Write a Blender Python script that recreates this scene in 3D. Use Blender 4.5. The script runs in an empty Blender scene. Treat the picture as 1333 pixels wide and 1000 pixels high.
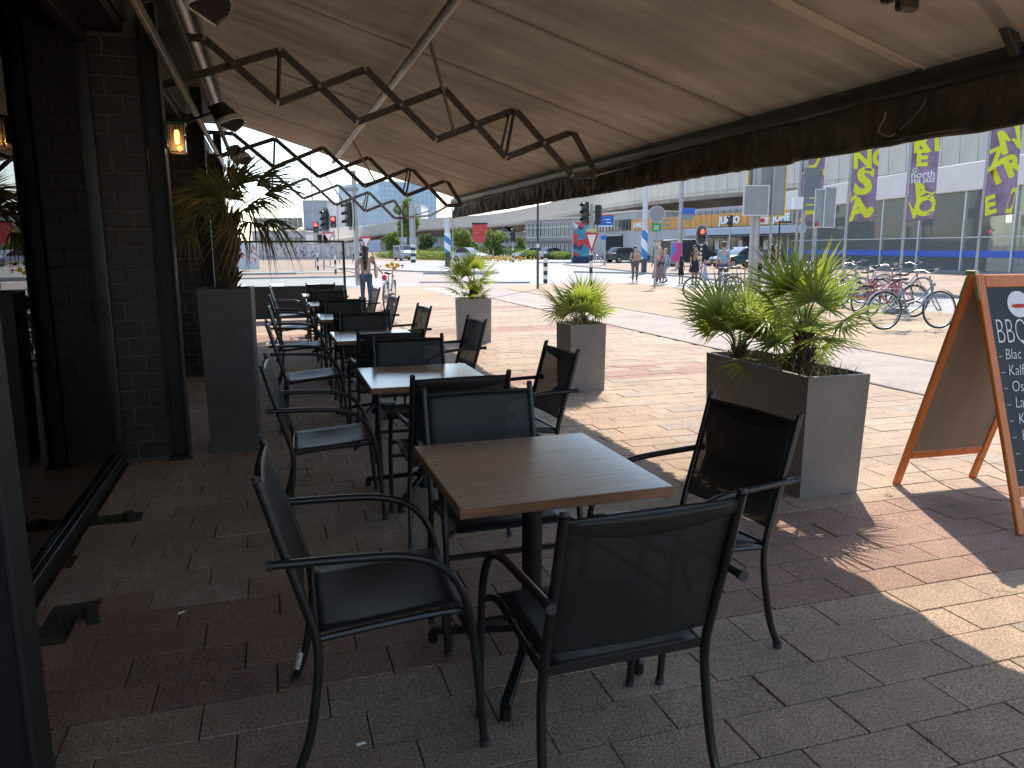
import bpy, math, random
import numpy as np
from mathutils import Vector, Matrix, noise as mnoise

random.seed(7)
rng = np.random.default_rng(11)
scene = bpy.context.scene
COL = scene.collection
R = math.radians
PI = math.pi

# ------------------------------------------------------------------ camera
EYE = 1.5
YAW, PITCH, ROLL, FPX = R(17.287), math.atan(178.0 / 1000.0), -0.005, 1000.0
_fw = Vector((math.sin(YAW) * math.cos(PITCH), math.cos(YAW) * math.cos(PITCH), -math.sin(PITCH)))
_r0 = Vector((math.cos(YAW), -math.sin(YAW), 0))
_u0 = _r0.cross(_fw)
_rt = _r0 * math.cos(ROLL) + _u0 * math.sin(ROLL)
_up = _u0 * math.cos(ROLL) - _r0 * math.sin(ROLL)
cam_data = bpy.data.cameras.new('camera')
cam = bpy.data.objects.new('camera', cam_data)
COL.objects.link(cam)
cam.matrix_world = Matrix(((_rt.x, _up.x, -_fw.x, 0), (_rt.y, _up.y, -_fw.y, 0), (_rt.z, _up.z, -_fw.z, EYE), (0, 0, 0, 1)))
cam_data.sensor_width = 36
cam_data.lens = 36 * FPX / 1333.0
cam_data.clip_start = 0.05
cam_data.clip_end = 3000
scene.camera = cam

# ------------------------------------------------------------------ sky, sun, exposure
SUN_EL, SUN_AZ = R(51.6), R(34)          # azimuth measured from +Y towards +X
world = bpy.data.worlds.new('World')
scene.world = world
world.use_nodes = True
wn = world.node_tree.nodes
wl = world.node_tree.links
bg = wn['Background']
sky = wn.new('ShaderNodeTexSky')
sky.sky_type = 'NISHITA'
sky.sun_disc = False
sky.sun_elevation = SUN_EL
sky.sun_rotation = SUN_AZ
sky.air_density = 1.0
sky.dust_density = 0.7
sky.ozone_density = 1.0
wl.new(sky.outputs['Color'], bg.inputs['Color'])
bg.inputs['Strength'].default_value = 0.15
sun_data = bpy.data.lights.new('sun', 'SUN')
sun_data.energy = 2.75
sun_data.angle = R(0.5)
sun_data.color = (1.0, 0.92, 0.79)
sun = bpy.data.objects.new('sun', sun_data)
COL.objects.link(sun)
_sd = Vector((math.sin(SUN_AZ) * math.cos(SUN_EL), math.cos(SUN_AZ) * math.cos(SUN_EL), math.sin(SUN_EL)))
sun.rotation_euler = _sd.to_track_quat('Z', 'Y').to_euler()
sun.location = (4, 6, 12)
vs = scene.view_settings
vs.view_transform = 'Standard'
vs.look = 'None'
vs.exposure = 1.32
vs.gamma = 1.0
vs.use_curve_mapping = False
scene.cycles.max_bounces = 8
scene.cycles.transparent_max_bounces = 24
scene.cycles.diffuse_bounces = 5

# ------------------------------------------------------------------ real places from sight lines
def G(px, py, z=0.0):
    """point on the level z seen along the sight line (px, py)"""
    d = _rt * ((px - 666.5) / FPX) - _up * ((py - 500) / FPX) + _fw
    t = (z - EYE) / d.z
    return Vector((0, 0, EYE)) + d * t

def GD(px, d, z=0.0):
    """ground point at forward distance d on the bearing of column px"""
    f = Vector((math.sin(YAW), math.cos(YAW), 0)); r = Vector((math.cos(YAW), -math.sin(YAW), 0))
    p = f * d + r * (d * (px - 666.5) / FPX); return Vector((p.x, p.y, z))

def UPZ(px, py, P):
    """height of the sight line (px, py) above the ground point P"""
    d = _rt * ((px - 666.5) / FPX) - _up * ((py - 500) / FPX) + _fw
    t = (P.x * d.x + P.y * d.y) / (d.x * d.x + d.y * d.y)
    return EYE + d.z * t

# ------------------------------------------------------------------ materials
MATS = {}
def mat(name, col, rough=0.7, metal=0.0, noise=None, bump=None, spec=None, emit=None, alpha=None, island=None, coat=0):
    """noise=(scale, amount, (sx,sy,sz)) value variation; bump=(scale, strength, dist); island=amount of per-piece variation"""
    if name in MATS:
        return MATS[name]
    m = bpy.data.materials.new(name)
    m.use_nodes = True
    nt = m.node_tree
    b = nt.nodes['Principled BSDF']
    b.inputs['Base Color'].default_value = (*col, 1)
    b.inputs['Roughness'].default_value = rough
    b.inputs['Metallic'].default_value = metal
    if spec is not None:
        b.inputs['Specular IOR Level'].default_value = spec
    if coat:
        b.inputs['Coat Weight'].default_value = coat
        b.inputs['Coat Roughness'].default_value = 0.1
    if emit:
        b.inputs['Emission Color'].default_value = (*emit[0], 1)
        b.inputs['Emission Strength'].default_value = emit[1]
    if alpha is not None:
        b.inputs['Alpha'].default_value = alpha
    tc = nt.nodes.new('ShaderNodeTexCoord')
    src = None
    if noise:
        mp = nt.nodes.new('ShaderNodeMapping')
        nt.links.new(tc.outputs['Object'], mp.inputs['Vector'])
        if len(noise) > 2:
            mp.inputs['Scale'].default_value = noise[2]
        n = nt.nodes.new('ShaderNodeTexNoise')
        n.inputs['Scale'].default_value = noise[0]
        n.inputs['Detail'].default_value = 6
        n.inputs['Roughness'].default_value = 0.6
        nt.links.new(mp.outputs['Vector'], n.inputs['Vector'])
        mr = nt.nodes.new('ShaderNodeMapRange')
        mr.inputs['From Min'].default_value = 0.3
        mr.inputs['From Max'].default_value = 0.7
        mr.inputs['To Min'].default_value = 1 - noise[1]
        mr.inputs['To Max'].default_value = 1 + noise[1]
        nt.links.new(n.outputs['Fac'], mr.inputs['Value'])
        src = mr.outputs['Result']
    if island:
        g = nt.nodes.new('ShaderNodeNewGeometry')
        o = nt.nodes.new('ShaderNodeObjectInfo')
        ad = nt.nodes.new('ShaderNodeMath'); ad.operation = 'ADD'
        nt.links.new(g.outputs['Random Per Island'], ad.inputs[0])
        nt.links.new(o.outputs['Random'], ad.inputs[1])
        fr = nt.nodes.new('ShaderNodeMath'); fr.operation = 'FRACT'
        nt.links.new(ad.outputs[0], fr.inputs[0])
        mr2 = nt.nodes.new('ShaderNodeMapRange')
        mr2.inputs['To Min'].default_value = 1 - island
        mr2.inputs['To Max'].default_value = 1 + island
        nt.links.new(fr.outputs[0], mr2.inputs['Value'])
        if src:
            mu = nt.nodes.new('ShaderNodeMath'); mu.operation = 'MULTIPLY'
            nt.links.new(src, mu.inputs[0]); nt.links.new(mr2.outputs['Result'], mu.inputs[1])
            src = mu.outputs[0]
        else:
            src = mr2.outputs['Result']
    if src:
        vm = nt.nodes.new('ShaderNodeVectorMath'); vm.operation = 'SCALE'
        vm.inputs[0].default_value = col
        nt.links.new(src, vm.inputs['Scale'])
        nt.links.new(vm.outputs[0], b.inputs['Base Color'])
    if bump:
        n2 = nt.nodes.new('ShaderNodeTexNoise')
        n2.inputs['Scale'].default_value = bump[0]
        n2.inputs['Detail'].default_value = 4
        nt.links.new(tc.outputs['Object'], n2.inputs['Vector'])
        bp = nt.nodes.new('ShaderNodeBump')
        bp.inputs['Strength'].default_value = bump[1]
        bp.inputs['Distance'].default_value = bump[2] if len(bump) > 2 else 0.01
        nt.links.new(n2.outputs['Fac'], bp.inputs['Height'])
        nt.links.new(bp.outputs['Normal'], b.inputs['Normal'])
    MATS[name] = m
    return m

def ramp_mat(name, stops, scale, rough=0.8, kind='noise', stretch=(1, 1, 1), bump=0.0, detail=6, coord='Object', dist=0.01):
    if name in MATS:
        return MATS[name]
    m = bpy.data.materials.new(name); m.use_nodes = True
    nt = m.node_tree; b = nt.nodes['Principled BSDF']
    b.inputs['Roughness'].default_value = rough
    tc = nt.nodes.new('ShaderNodeTexCoord'); mp = nt.nodes.new('ShaderNodeMapping')
    mp.inputs['Scale'].default_value = stretch
    nt.links.new(tc.outputs[coord], mp.inputs['Vector'])
    if kind == 'noise':
        n = nt.nodes.new('ShaderNodeTexNoise'); n.inputs['Detail'].default_value = detail
        n.inputs['Roughness'].default_value = 0.65
        out = n.outputs['Fac']
    else:
        n = nt.nodes.new('ShaderNodeTexVoronoi')
        sx = nt.nodes.new('ShaderNodeSeparateColor')
        nt.links.new(n.outputs['Color'], sx.inputs[0]); out = sx.outputs[0]
    n.inputs['Scale'].default_value = scale
    nt.links.new(mp.outputs['Vector'], n.inputs['Vector'])
    cr = nt.nodes.new('ShaderNodeValToRGB')
    if kind != 'noise':
        cr.color_ramp.interpolation = 'CONSTANT'
    el = cr.color_ramp.elements
    while len(el) < len(stops):
        el.new(0.5)
    for e, (p, c) in zip(el, stops):
        e.position = p; e.color = (*c, 1)
    nt.links.new(out, cr.inputs['Fac']); nt.links.new(cr.outputs['Color'], b.inputs['Base Color'])
    if bump:
        bp = nt.nodes.new('ShaderNodeBump'); bp.inputs['Strength'].default_value = bump
        bp.inputs['Distance'].default_value = dist
        nt.links.new(out, bp.inputs['Height']); nt.links.new(bp.outputs['Normal'], b.inputs['Normal'])
    MATS[name] = m
    return m

def glass_mat(name, tint, refl_ior=1.5, opaque=0.0, dark=(0.02, 0.025, 0.03)):
    """pane: mirror by Fresnel over a tinted see-through sheet"""
    if name in MATS:
        return MATS[name]
    m = bpy.data.materials.new(name); m.use_nodes = True
    nt = m.node_tree; nt.nodes.remove(nt.nodes['Principled BSDF'])
    out = nt.nodes['Material Output']
    tr = nt.nodes.new('ShaderNodeBsdfTransparent'); tr.inputs[0].default_value = (*tint, 1)
    df = nt.nodes.new('ShaderNodeBsdfDiffuse'); df.inputs[0].default_value = (*dark, 1)
    m1 = nt.nodes.new('ShaderNodeMixShader'); m1.inputs[0].default_value = opaque
    nt.links.new(tr.outputs[0], m1.inputs[1]); nt.links.new(df.outputs[0], m1.inputs[2])
    gl = nt.nodes.new('ShaderNodeBsdfGlossy'); gl.inputs['Roughness'].default_value = 0.01
    fr = nt.nodes.new('ShaderNodeFresnel'); fr.inputs['IOR'].default_value = refl_ior
    m2 = nt.nodes.new('ShaderNodeMixShader')
    nt.links.new(fr.outputs[0], m2.inputs[0]); nt.links.new(m1.outputs[0], m2.inputs[1]); nt.links.new(gl.outputs[0], m2.inputs[2])
    nt.links.new(m2.outputs[0], out.inputs['Surface'])
    MATS[name] = m
    return m

def cloth_mat(name, col, see=0.0, transl=0.0, rough=0.8, bump=None, noise=None):
    """woven sheet that lets some light through"""
    if name in MATS:
        return MATS[name]
    m = mat(name, col, rough, noise=noise, bump=bump)
    nt = m.node_tree; out = nt.nodes['Material Output']; b = nt.nodes['Principled BSDF']
    last = b.outputs[0]
    if transl:
        t = nt.nodes.new('ShaderNodeBsdfTranslucent')
        src = b.inputs['Base Color'].links
        if src:
            nt.links.new(src[0].from_socket, t.inputs[0])
        else:
            t.inputs[0].default_value = (*col, 1)
        mx = nt.nodes.new('ShaderNodeMixShader'); mx.inputs[0].default_value = transl
        nt.links.new(last, mx.inputs[1]); nt.links.new(t.outputs[0], mx.inputs[2]); last = mx.outputs[0]
    if see:
        t = nt.nodes.new('ShaderNodeBsdfTransparent')
        mx = nt.nodes.new('ShaderNodeMixShader'); mx.inputs[0].default_value = see
        nt.links.new(last, mx.inputs[1]); nt.links.new(t.outputs[0], mx.inputs[2]); last = mx.outputs[0]
    nt.links.new(last, out.inputs['Surface'])
    return m

# ------------------------------------------------------------------ mesh builder
class MB:
    def __init__(s):
        s.v = []; s.f = []; s.m = []
        s.T = None
    def _add(s, vs_, fs, mi=0):
        o = len(s.v)
        if s.T is not None:
            vs_ = [s.T @ Vector(p) for p in vs_]
        s.v.extend([tuple(p) for p in vs_])
        s.f.extend([tuple(i + o for i in f) for f in fs])
        s.m.extend([mi] * len(fs))
        return s
    def box(s, c, size, b=0.0, rot=None, mi=0):
        hx, hy, hz = (q / 2 for q in size)
        c = Vector(c)
        if b <= 0:
            pts = [Vector((x * hx, y * hy, z * hz)) for z in (-1, 1) for y in (-1, 1) for x in (-1, 1)]
            fs = [(0, 2, 3, 1), (4, 5, 7, 6), (0, 1, 5, 4), (2, 6, 7, 3), (0, 4, 6, 2), (1, 3, 7, 5)]
        else:
            b = min(b, hx * .9, hy * .9, hz * .9)
            pts = []; idx = {}
            for sx in (-1, 1):
                for sy in (-1, 1):
                    for sz in (-1, 1):
                        for a in range(3):
                            h = [hx - b, hy - b, hz - b]; h[a] += b
                            idx[(sx, sy, sz, a)] = len(pts)
                            pts.append(Vector((sx * h[0], sy * h[1], sz * h[2])))
            fs = []
            for a in range(3):
                o1, o2 = [(1, 2), (2, 0), (0, 1)][a]
                for sg in (-1, 1):
                    q = []
                    for u, w in ((-1, -1), (1, -1), (1, 1), (-1, 1)):
                        k = [0, 0, 0]; k[a] = sg; k[o1] = u; k[o2] = w
                        q.append(idx[(*k, a)])
                    fs.append(tuple(q if sg > 0 else q[::-1]))
            for a in range(3):            # edges along axis a
                o1, o2 = [(1, 2), (2, 0), (0, 1)][a]
                for u in (-1, 1):
                    for w in (-1, 1):
                        k0 = [0, 0, 0]; k0[a] = -1; k0[o1] = u; k0[o2] = w
                        k1 = list(k0); k1[a] = 1
                        q = [idx[(*k0, o1)], idx[(*k1, o1)], idx[(*k1, o2)], idx[(*k0, o2)]]
                        fs.append(tuple(q if u * w < 0 else q[::-1]))
            for sx in (-1, 1):
                for sy in (-1, 1):
                    for sz in (-1, 1):
                        q = [idx[(sx, sy, sz, a)] for a in range(3)]
                        fs.append(tuple(q if sx * sy * sz > 0 else q[::-1]))
        if rot is not None:
            pts = [rot @ p for p in pts]
        return s._add([p + c for p in pts], fs, mi)
    def bar(s, p0, p1, w, h, b=0.0, mi=0, up=(0, 0, 1)):
        """box running from p0 to p1, w sideways, h along up"""
        p0, p1 = Vector(p0), Vector(p1)
        d = p1 - p0; L = d.length; x = d.normalized()
        up = Vector(up)
        y = up.cross(x)
        if y.length < 1e-4:
            y = Vector((0, 1, 0)).cross(x)
            if y.length < 1e-4: y = Vector((1, 0, 0))
        y.normalize(); z = x.cross(y)
        rot = Matrix((x, y, z)).transposed()
        return s.box((p0 + p1) / 2, (L, w, h), b, rot, mi)
    def tube(s, pts, r, n=8, mi=0, caps=True):
        pts = [Vector(p) for p in pts]
        rs = r if isinstance(r, (list, tuple)) else [r] * len(pts)
        rings = []
        prev = None
        for i, p in enumerate(pts):
            if i == 0: t = pts[1] - p
            elif i == len(pts) - 1: t = p - pts[i - 1]
            else: t = (pts[i + 1] - p).normalized() + (p - pts[i - 1]).normalized()
            if t.length < 1e-9: t = Vector((0, 0, 1))
            t.normalize()
            if prev is None:
                a = Vector((0, 0, 1)) if abs(t.z) < 0.9 else Vector((1, 0, 0))
                u = t.cross(a).normalized()
            else:
                u = (prev - t * prev.dot(t))
                u = u.normalized() if u.length > 1e-6 else t.cross(Vector((1, 0, 0))).normalized()
            prev = u
            w = t.cross(u)
            rings.append([p + (u * math.cos(2 * PI * k / n) + w * math.sin(2 * PI * k / n)) * rs[i] for k in range(n)])
        vs_ = [q for ring in rings for q in ring]
        fs = []
        for i in range(len(pts) - 1):
            for k in range(n):
                a, b_ = i * n + k, i * n + (k + 1) % n
                fs.append((a, b_, b_ + n, a + n))
        if caps:
            fs.append(tuple(range(n))[::-1])
            fs.append(tuple((len(pts) - 1) * n + k for k in range(n)))
        return s._add(vs_, fs, mi)
    def lathe(s, prof, n=16, c=(0, 0, 0), mi=0):
        c = Vector(c); vs_ = []
        for (r, z) in prof:
            for k in range(n):
                a = 2 * PI * k / n
                vs_.append(c + Vector((r * math.cos(a), r * math.sin(a), z)))
        fs = []
        for i in range(len(prof) - 1):
            for k in range(n):
                a, b_ = i * n + k, i * n + (k + 1) % n
                fs.append((a, b_, b_ + n, a + n))
        fs.append(tuple(range(n))[::-1]); fs.append(tuple((len(prof) - 1) * n + k for k in range(n)))
        return s._add(vs_, fs, mi)
    def ball(s, c, r, n=10, m=7, mi=0):
        rx, ry, rz = r if isinstance(r, (tuple, list)) else (r, r, r)
        c = Vector(c); vs_ = [c + Vector((0, 0, -rz))]
        for j in range(1, m):
            ph = -PI / 2 + PI * j / m
            for k in range(n):
                a = 2 * PI * k / n
                vs_.append(c + Vector((rx * math.cos(ph) * math.cos(a), ry * math.cos(ph) * math.sin(a), rz * math.sin(ph))))
        vs_.append(c + Vector((0, 0, rz)))
        fs = [(0, 1 + (k + 1) % n, 1 + k) for k in range(n)]
        for j in range(m - 2):
            for k in range(n):
                a, b_ = 1 + j * n + k, 1 + j * n + (k + 1) % n
                fs.append((a, b_, b_ + n, a + n))
        t = len(vs_) - 1; o = 1 + (m - 2) * n
        fs += [(o + k, o + (k + 1) % n, t) for k in range(n)]
        return s._add(vs_, fs, mi)
    def prism(s, poly, a, b_, axis='y', mi=0):
        """polygon (2-D, counter-clockwise) swept from a to b_ along an axis"""
        def P(u, w, t):
            return {'y': (u, t, w), 'x': (t, u, w), 'z': (u, w, t)}[axis]
        n = len(poly)
        vs_ = [P(u, w, a) for u, w in poly] + [P(u, w, b_) for u, w in poly]
        fs = [tuple(range(n)), tuple(range(2 * n - 1, n - 1, -1))]
        fs += [(i, i + n, (i + 1) % n + n, (i + 1) % n) for i in range(n)]
        return s._add(vs_, fs, mi)
    def quad(s, a, b_, c, d, mi=0):
        return s._add([a, b_, c, d], [(0, 1, 2, 3)], mi)
    def grid(s, fn, nu, nv, mi=0):
        vs_ = [fn(i / nu, j / nv) for j in range(nv + 1) for i in range(nu + 1)]
        fs = [(j * (nu + 1) + i, j * (nu + 1) + i + 1, (j + 1) * (nu + 1) + i + 1, (j + 1) * (nu + 1) + i) for j in range(nv) for i in range(nu)]
        return s._add(vs_, fs, mi)
    def sheet(s, fn, nu, nv, th, mi=0):
        """a grid with real thickness th downwards along -z of fn"""
        top = [Vector(fn(i / nu, j / nv)) for j in range(nv + 1) for i in range(nu + 1)]
        N = len(top); w = nu + 1
        vs_ = top + [p - Vector(th) for p in top]
        fs = []
        for j in range(nv):
            for i in range(nu):
                a = j * w + i
                fs.append((a, a + 1, a + 1 + w, a + w)); fs.append((a + N, a + w + N, a + 1 + w + N, a + 1 + N))
        for i in range(nu):
            fs.append((i, i + N, i + 1 + N, i + 1)); a = nv * w + i; fs.append((a, a + 1, a + 1 + N, a + N))
        for j in range(nv):
            a = j * w; fs.append((a, a + w, a + w + N, a + N)); a = j * w + nu; fs.append((a, a + N, a + w + N, a + w))
        return s._add(vs_, fs, mi)
    def mesh(s, name, mats, smooth=False):
        me = bpy.data.meshes.new(name)
        me.from_pydata(s.v, [], s.f)
        ms = mats if isinstance(mats, (list, tuple)) else [mats]
        for q in ms: me.materials.append(q)
        if len(ms) > 1: me.polygons.foreach_set('material_index', s.m)
        if smooth:
            me.polygons.foreach_set('use_smooth', [True] * len(me.polygons))
            if smooth != 'all' and hasattr(me, 'set_sharp_from_angle'):
                me.set_sharp_from_angle(angle=R(38))
        me.update()
        return me
    def build(s, name, mats, parent=None, loc=(0, 0, 0), rz=0.0, smooth=False):
        return link(name, s.mesh(name, mats, smooth), parent, loc, rz)

def link(name, me, parent=None, loc=(0, 0, 0), rz=0.0, rot=None):
    o = bpy.data.objects.new(name, me)
    COL.objects.link(o)
    o.location = loc
    o.rotation_euler = rot if rot is not None else (0, 0, rz)
    if parent is not None: o.parent = parent
    return o

def tag(o, label=None, cat=None, group=None, kind=None):
    if label: o['label'] = label
    if cat: o['category'] = cat
    if group: o['group'] = group
    if kind: o['kind'] = kind
    return o

def thing(name, label, cat, loc=(0, 0, 0), rz=0.0, group=None):
    o = link(name, None, None, loc, rz)
    o.empty_display_size = 0.2
    return tag(o, label, cat, group)

def kids(o):
    return [c for c in bpy.data.objects if c.parent == o]

def copy_tree(o, parent=None, table=None):
    if table is None:
        table = {}
        for c in bpy.data.objects:
            if c.parent: table.setdefault(c.parent.name, []).append(c)
    c = o.copy(); COL.objects.link(c); c.parent = parent
    for ch in table.get(o.name, []): copy_tree(ch, c, table)
    return c

def dup(o, loc, rz, label, group=None):
    c = copy_tree(o)
    c.location = loc; c.rotation_euler = (0, 0, rz); c['label'] = label
    if group: c['group'] = group
    return c

def struct(name, mb, mats, **k):
    return tag(mb.build(name, mats, **k), kind='structure')

def text_mesh(s, size, depth=0.002, mat_=None, shear=0.0, bold=0.0, align='LEFT', space=1.0):
    cu = bpy.data.curves.new('txt', 'FONT')
    cu.body = s; cu.size = size; cu.extrude = depth / 2; cu.shear = shear; cu.offset = bold
    cu.align_x = align; cu.space_character = space; cu.resolution_u = 3
    o = bpy.data.objects.new('txt', cu); COL.objects.link(o)
    dg = bpy.context.evaluated_depsgraph_get()
    me = bpy.data.meshes.new_from_object(o.evaluated_get(dg))
    bpy.data.objects.remove(o)
    me.materials.clear()
    if mat_: me.materials.append(mat_)
    return me

def skin_mesh(joints, edges, root, mat_, sub=1, name='body'):
    """joints: list of (x,y,z,rx,ry)"""
    me = bpy.data.meshes.new(name)
    me.from_pydata([j[:3] for j in joints], edges, [])
    o = bpy.data.objects.new(name, me); COL.objects.link(o)
    md = o.modifiers.new('skin', 'SKIN'); md.use_smooth_shade = True
    sv = me.skin_vertices[0].data
    for i, j in enumerate(joints):
        sv[i].radius = (j[3], j[4] if len(j) > 4 else j[3]); sv[i].use_root = (i == root)
    s2 = o.modifiers.new('sub', 'SUBSURF'); s2.levels = sub; s2.render_levels = sub
    dg = bpy.context.evaluated_depsgraph_get()
    out = bpy.data.meshes.new_from_object(o.evaluated_get(dg))
    bpy.data.objects.remove(o)
    out.materials.clear(); out.materials.append(mat_)
    out.polygons.foreach_set('use_smooth', [True] * len(out.polygons))
    return out

def crv(pts, k=6):
    """Catmull-Rom through pts"""
    P = [Vector(p) for p in pts]
    P = [P[0] * 2 - P[1]] + P + [P[-1] * 2 - P[-2]]
    out = []
    for i in range(1, len(P) - 2):
        for j in range(k):
            t = j / k
            out.append(0.5 * ((2 * P[i]) + (-P[i - 1] + P[i + 1]) * t + (2 * P[i - 1] - 5 * P[i] + 4 * P[i + 1] - P[i + 2]) * t * t + (-P[i - 1] + 3 * P[i] - 3 * P[i + 1] + P[i + 2]) * t ** 3))
    out.append(P[-2])
    return out
# ================================================================== paving and ground
def paving_mat(name, col, speck=0.70, isl=0.07, fine=110.0, dark=0.35):
    m = bpy.data.materials.new(name); m.use_nodes = True; MATS[name] = m
    nt = m.node_tree; b = nt.nodes['Principled BSDF']; L = nt.links.new
    geo = nt.nodes.new('ShaderNodeNewGeometry'); oi = nt.nodes.new('ShaderNodeObjectInfo')
    def noise_(scale, det, rough=.6):
        n = nt.nodes.new('ShaderNodeTexNoise'); n.inputs['Scale'].default_value = scale
        n.inputs['Detail'].default_value = det; n.inputs['Roughness'].default_value = rough
        L(geo.outputs['Position'], n.inputs['Vector']); return n.outputs['Fac']
    def mr(src, lo, hi, a=.3, z=.7):
        q = nt.nodes.new('ShaderNodeMapRange'); L(src, q.inputs['Value'])
        q.inputs['From Min'].default_value = a; q.inputs['From Max'].default_value = z
        q.inputs['To Min'].default_value = lo; q.inputs['To Max'].default_value = hi; return q.outputs['Result']
    def mul(a, c):
        q = nt.nodes.new('ShaderNodeMath'); q.operation = 'MULTIPLY'; L(a, q.inputs[0]); L(c, q.inputs[1]); return q.outputs[0]
    sp = noise_(fine, 3, .7)
    ad = nt.nodes.new('ShaderNodeMath'); ad.operation = 'ADD'
    L(geo.outputs['Random Per Island'], ad.inputs[0]); L(oi.outputs['Random'], ad.inputs[1])
    fr = nt.nodes.new('ShaderNodeMath'); fr.operation = 'FRACT'; L(ad.outputs[0], fr.inputs[0])
    v = mul(mul(mr(sp, 1 - speck, 1 + speck), mr(fr.outputs[0], 1 - isl, 1 + isl, 0, 1)), mul(mr(noise_(1.1, 5), .8, 1.18), mr(noise_(9, 4), .88, 1.12)))
    # soiling patches
    st = mr(noise_(3.1, 7, .7), 1.0, dark, .64, .72)
    stm = nt.nodes.new('ShaderNodeMath'); stm.operation = 'MAXIMUM'; stm.inputs[1].default_value = .62; L(st, stm.inputs[0])
    v = mul(v, stm.outputs[0])
    vm = nt.nodes.new('ShaderNodeVectorMath'); vm.operation = 'SCALE'; vm.inputs[0].default_value = col
    L(v, vm.inputs['Scale']); L(vm.outputs[0], b.inputs['Base Color'])
    b.inputs['Roughness'].default_value = .8
    bp = nt.nodes.new('ShaderNodeBump'); bp.inputs['Strength'].default_value = .9; bp.inputs['Distance'].default_value = .006
    L(sp, bp.inputs['Height']); L(bp.outputs['Normal'], b.inputs['Normal'])
    return m

def brickfield_mat(name, c1, c2, mortar, bw=.21, bh=.105, turn=0.0, bands=None):
    """small brick paving, too far off to tell the bricks apart"""
    m = bpy.data.materials.new(name); m.use_nodes = True; MATS[name] = m
    nt = m.node_tree; b = nt.nodes['Principled BSDF']; L = nt.links.new
    geo = nt.nodes.new('ShaderNodeNewGeometry'); mp = nt.nodes.new('ShaderNodeMapping')
    mp.inputs['Rotation'].default_value = (0, 0, turn); L(geo.outputs['Position'], mp.inputs['Vector'])
    t = nt.nodes.new('ShaderNodeTexBrick'); L(mp.outputs[0], t.inputs['Vector'])
    t.inputs['Scale'].default_value = 1; t.inputs['Brick Width'].default_value = bw; t.inputs['Row Height'].default_value = bh
    t.inputs['Mortar Size'].default_value = .006; t.inputs['Color1'].default_value = (*c1, 1); t.inputs['Color2'].default_value = (*c2, 1)
    t.inputs['Mortar'].default_value = (*mortar, 1); t.inputs['Bias'].default_value = 0
    n = nt.nodes.new('ShaderNodeTexNoise'); n.inputs['Scale'].default_value = .35; n.inputs['Detail'].default_value = 7
    mp2 = nt.nodes.new('ShaderNodeMapping'); mp2.inputs['Scale'].default_value = (.25, 1.4, 1); L(geo.outputs['Position'], mp2.inputs['Vector'])
    L(mp2.outputs[0], n.inputs['Vector'])
    q = nt.nodes.new('ShaderNodeMapRange'); L(n.outputs['Fac'], q.inputs['Value'])
    q.inputs['From Min'].default_value = .3; q.inputs['From Max'].default_value = .7; q.inputs['To Min'].default_value = .78; q.inputs['To Max'].default_value = 1.2
    vm = nt.nodes.new('ShaderNodeVectorMath'); vm.operation = 'SCALE'; L(t.outputs['Color'], vm.inputs[0]); L(q.outputs['Result'], vm.inputs['Scale'])
    L(vm.outputs[0], b.inputs['Base Color']); b.inputs['Roughness'].default_value = .9
    return m

BEIGE = paving_mat('beige_paver', (.355, .248, .165))
REDD = paving_mat('red_paver', (.29, .168, .115))
GREYP = paving_mat('grey_paver', (.32, .245, .18))
sandbed = mat('joint_sand', (.085, .07, .055), .95, noise=(40, .3))
ASPH = paving_mat('road_asphalt', (.30, .285, .265), speck=.15, isl=0, fine=60, dark=.8)
LANE = paving_mat('red_cycle_asphalt', (.32, .25, .21), speck=.2, isl=0, fine=120, dark=.85)
PLAZA = brickfield_mat('plaza_brick', (.40, .29, .18), (.33, .23, .145), (.26, .19, .14))
PLAZA2 = brickfield_mat('far_plaza_brick', (.37, .26, .19), (.31, .21, .155), (.24, .18, .13))
WHITE = mat('road_paint', (.75, .74, .70), .8, noise=(6, .12))

def flat(name, pts, z, material, th=0.0):
    mb = MB(); n = len(pts)
    mb._add([(p[0], p[1], z) for p in pts], [tuple(range(n))])
    return struct(name, mb, material)

flat('ground', [(-900, -600), (900, -600), (900, 1500), (-900, 1500)], -.04, PLAZA2)
flat('plaza', [(8.2, -20), (14.6, -20), (14.6, 30.2), (8.2, 30.2)], -.012, PLAZA)
flat('forecourt', [(19.05, -20), (60, -20), (60, 62), (24, 62), (19.05, 30)], -.012, PLAZA2)
flat('terrace_edge', [(-30, 22.15), (6.3, 22.15), (6.3, 30.2), (-30, 30.2)], -.012, PLAZA)
flat('cycle_lane', [(6.3, -20), (8.2, -20), (8.2, 30.2), (9.6, 36), (9.6, 75), (4.6, 75), (5.2, 40), (6.3, 30.2)], -.004, LANE)
# light roads: the lane beside the plaza and the crossing beyond
flat('road', [(14.6, -20), (19.05, -20), (19.05, 30), (24, 62), (24, 90), (9.6, 90), (9.6, 36), (8.2, 30.2), (14.6, 30.2)], -.022, ASPH)
flat('cross_road', [(-80, 30.2), (6.3, 30.2), (5.2, 41), (-80, 41)], -.008, ASPH)
flat('far_road', [(24, 62), (120, 62), (120, 92), (24, 92)], -.018, ASPH)
flat('far_left_road', [(-80, 50), (4.6, 50), (4.6, 54), (-80, 54)], -.008, ASPH)

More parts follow.
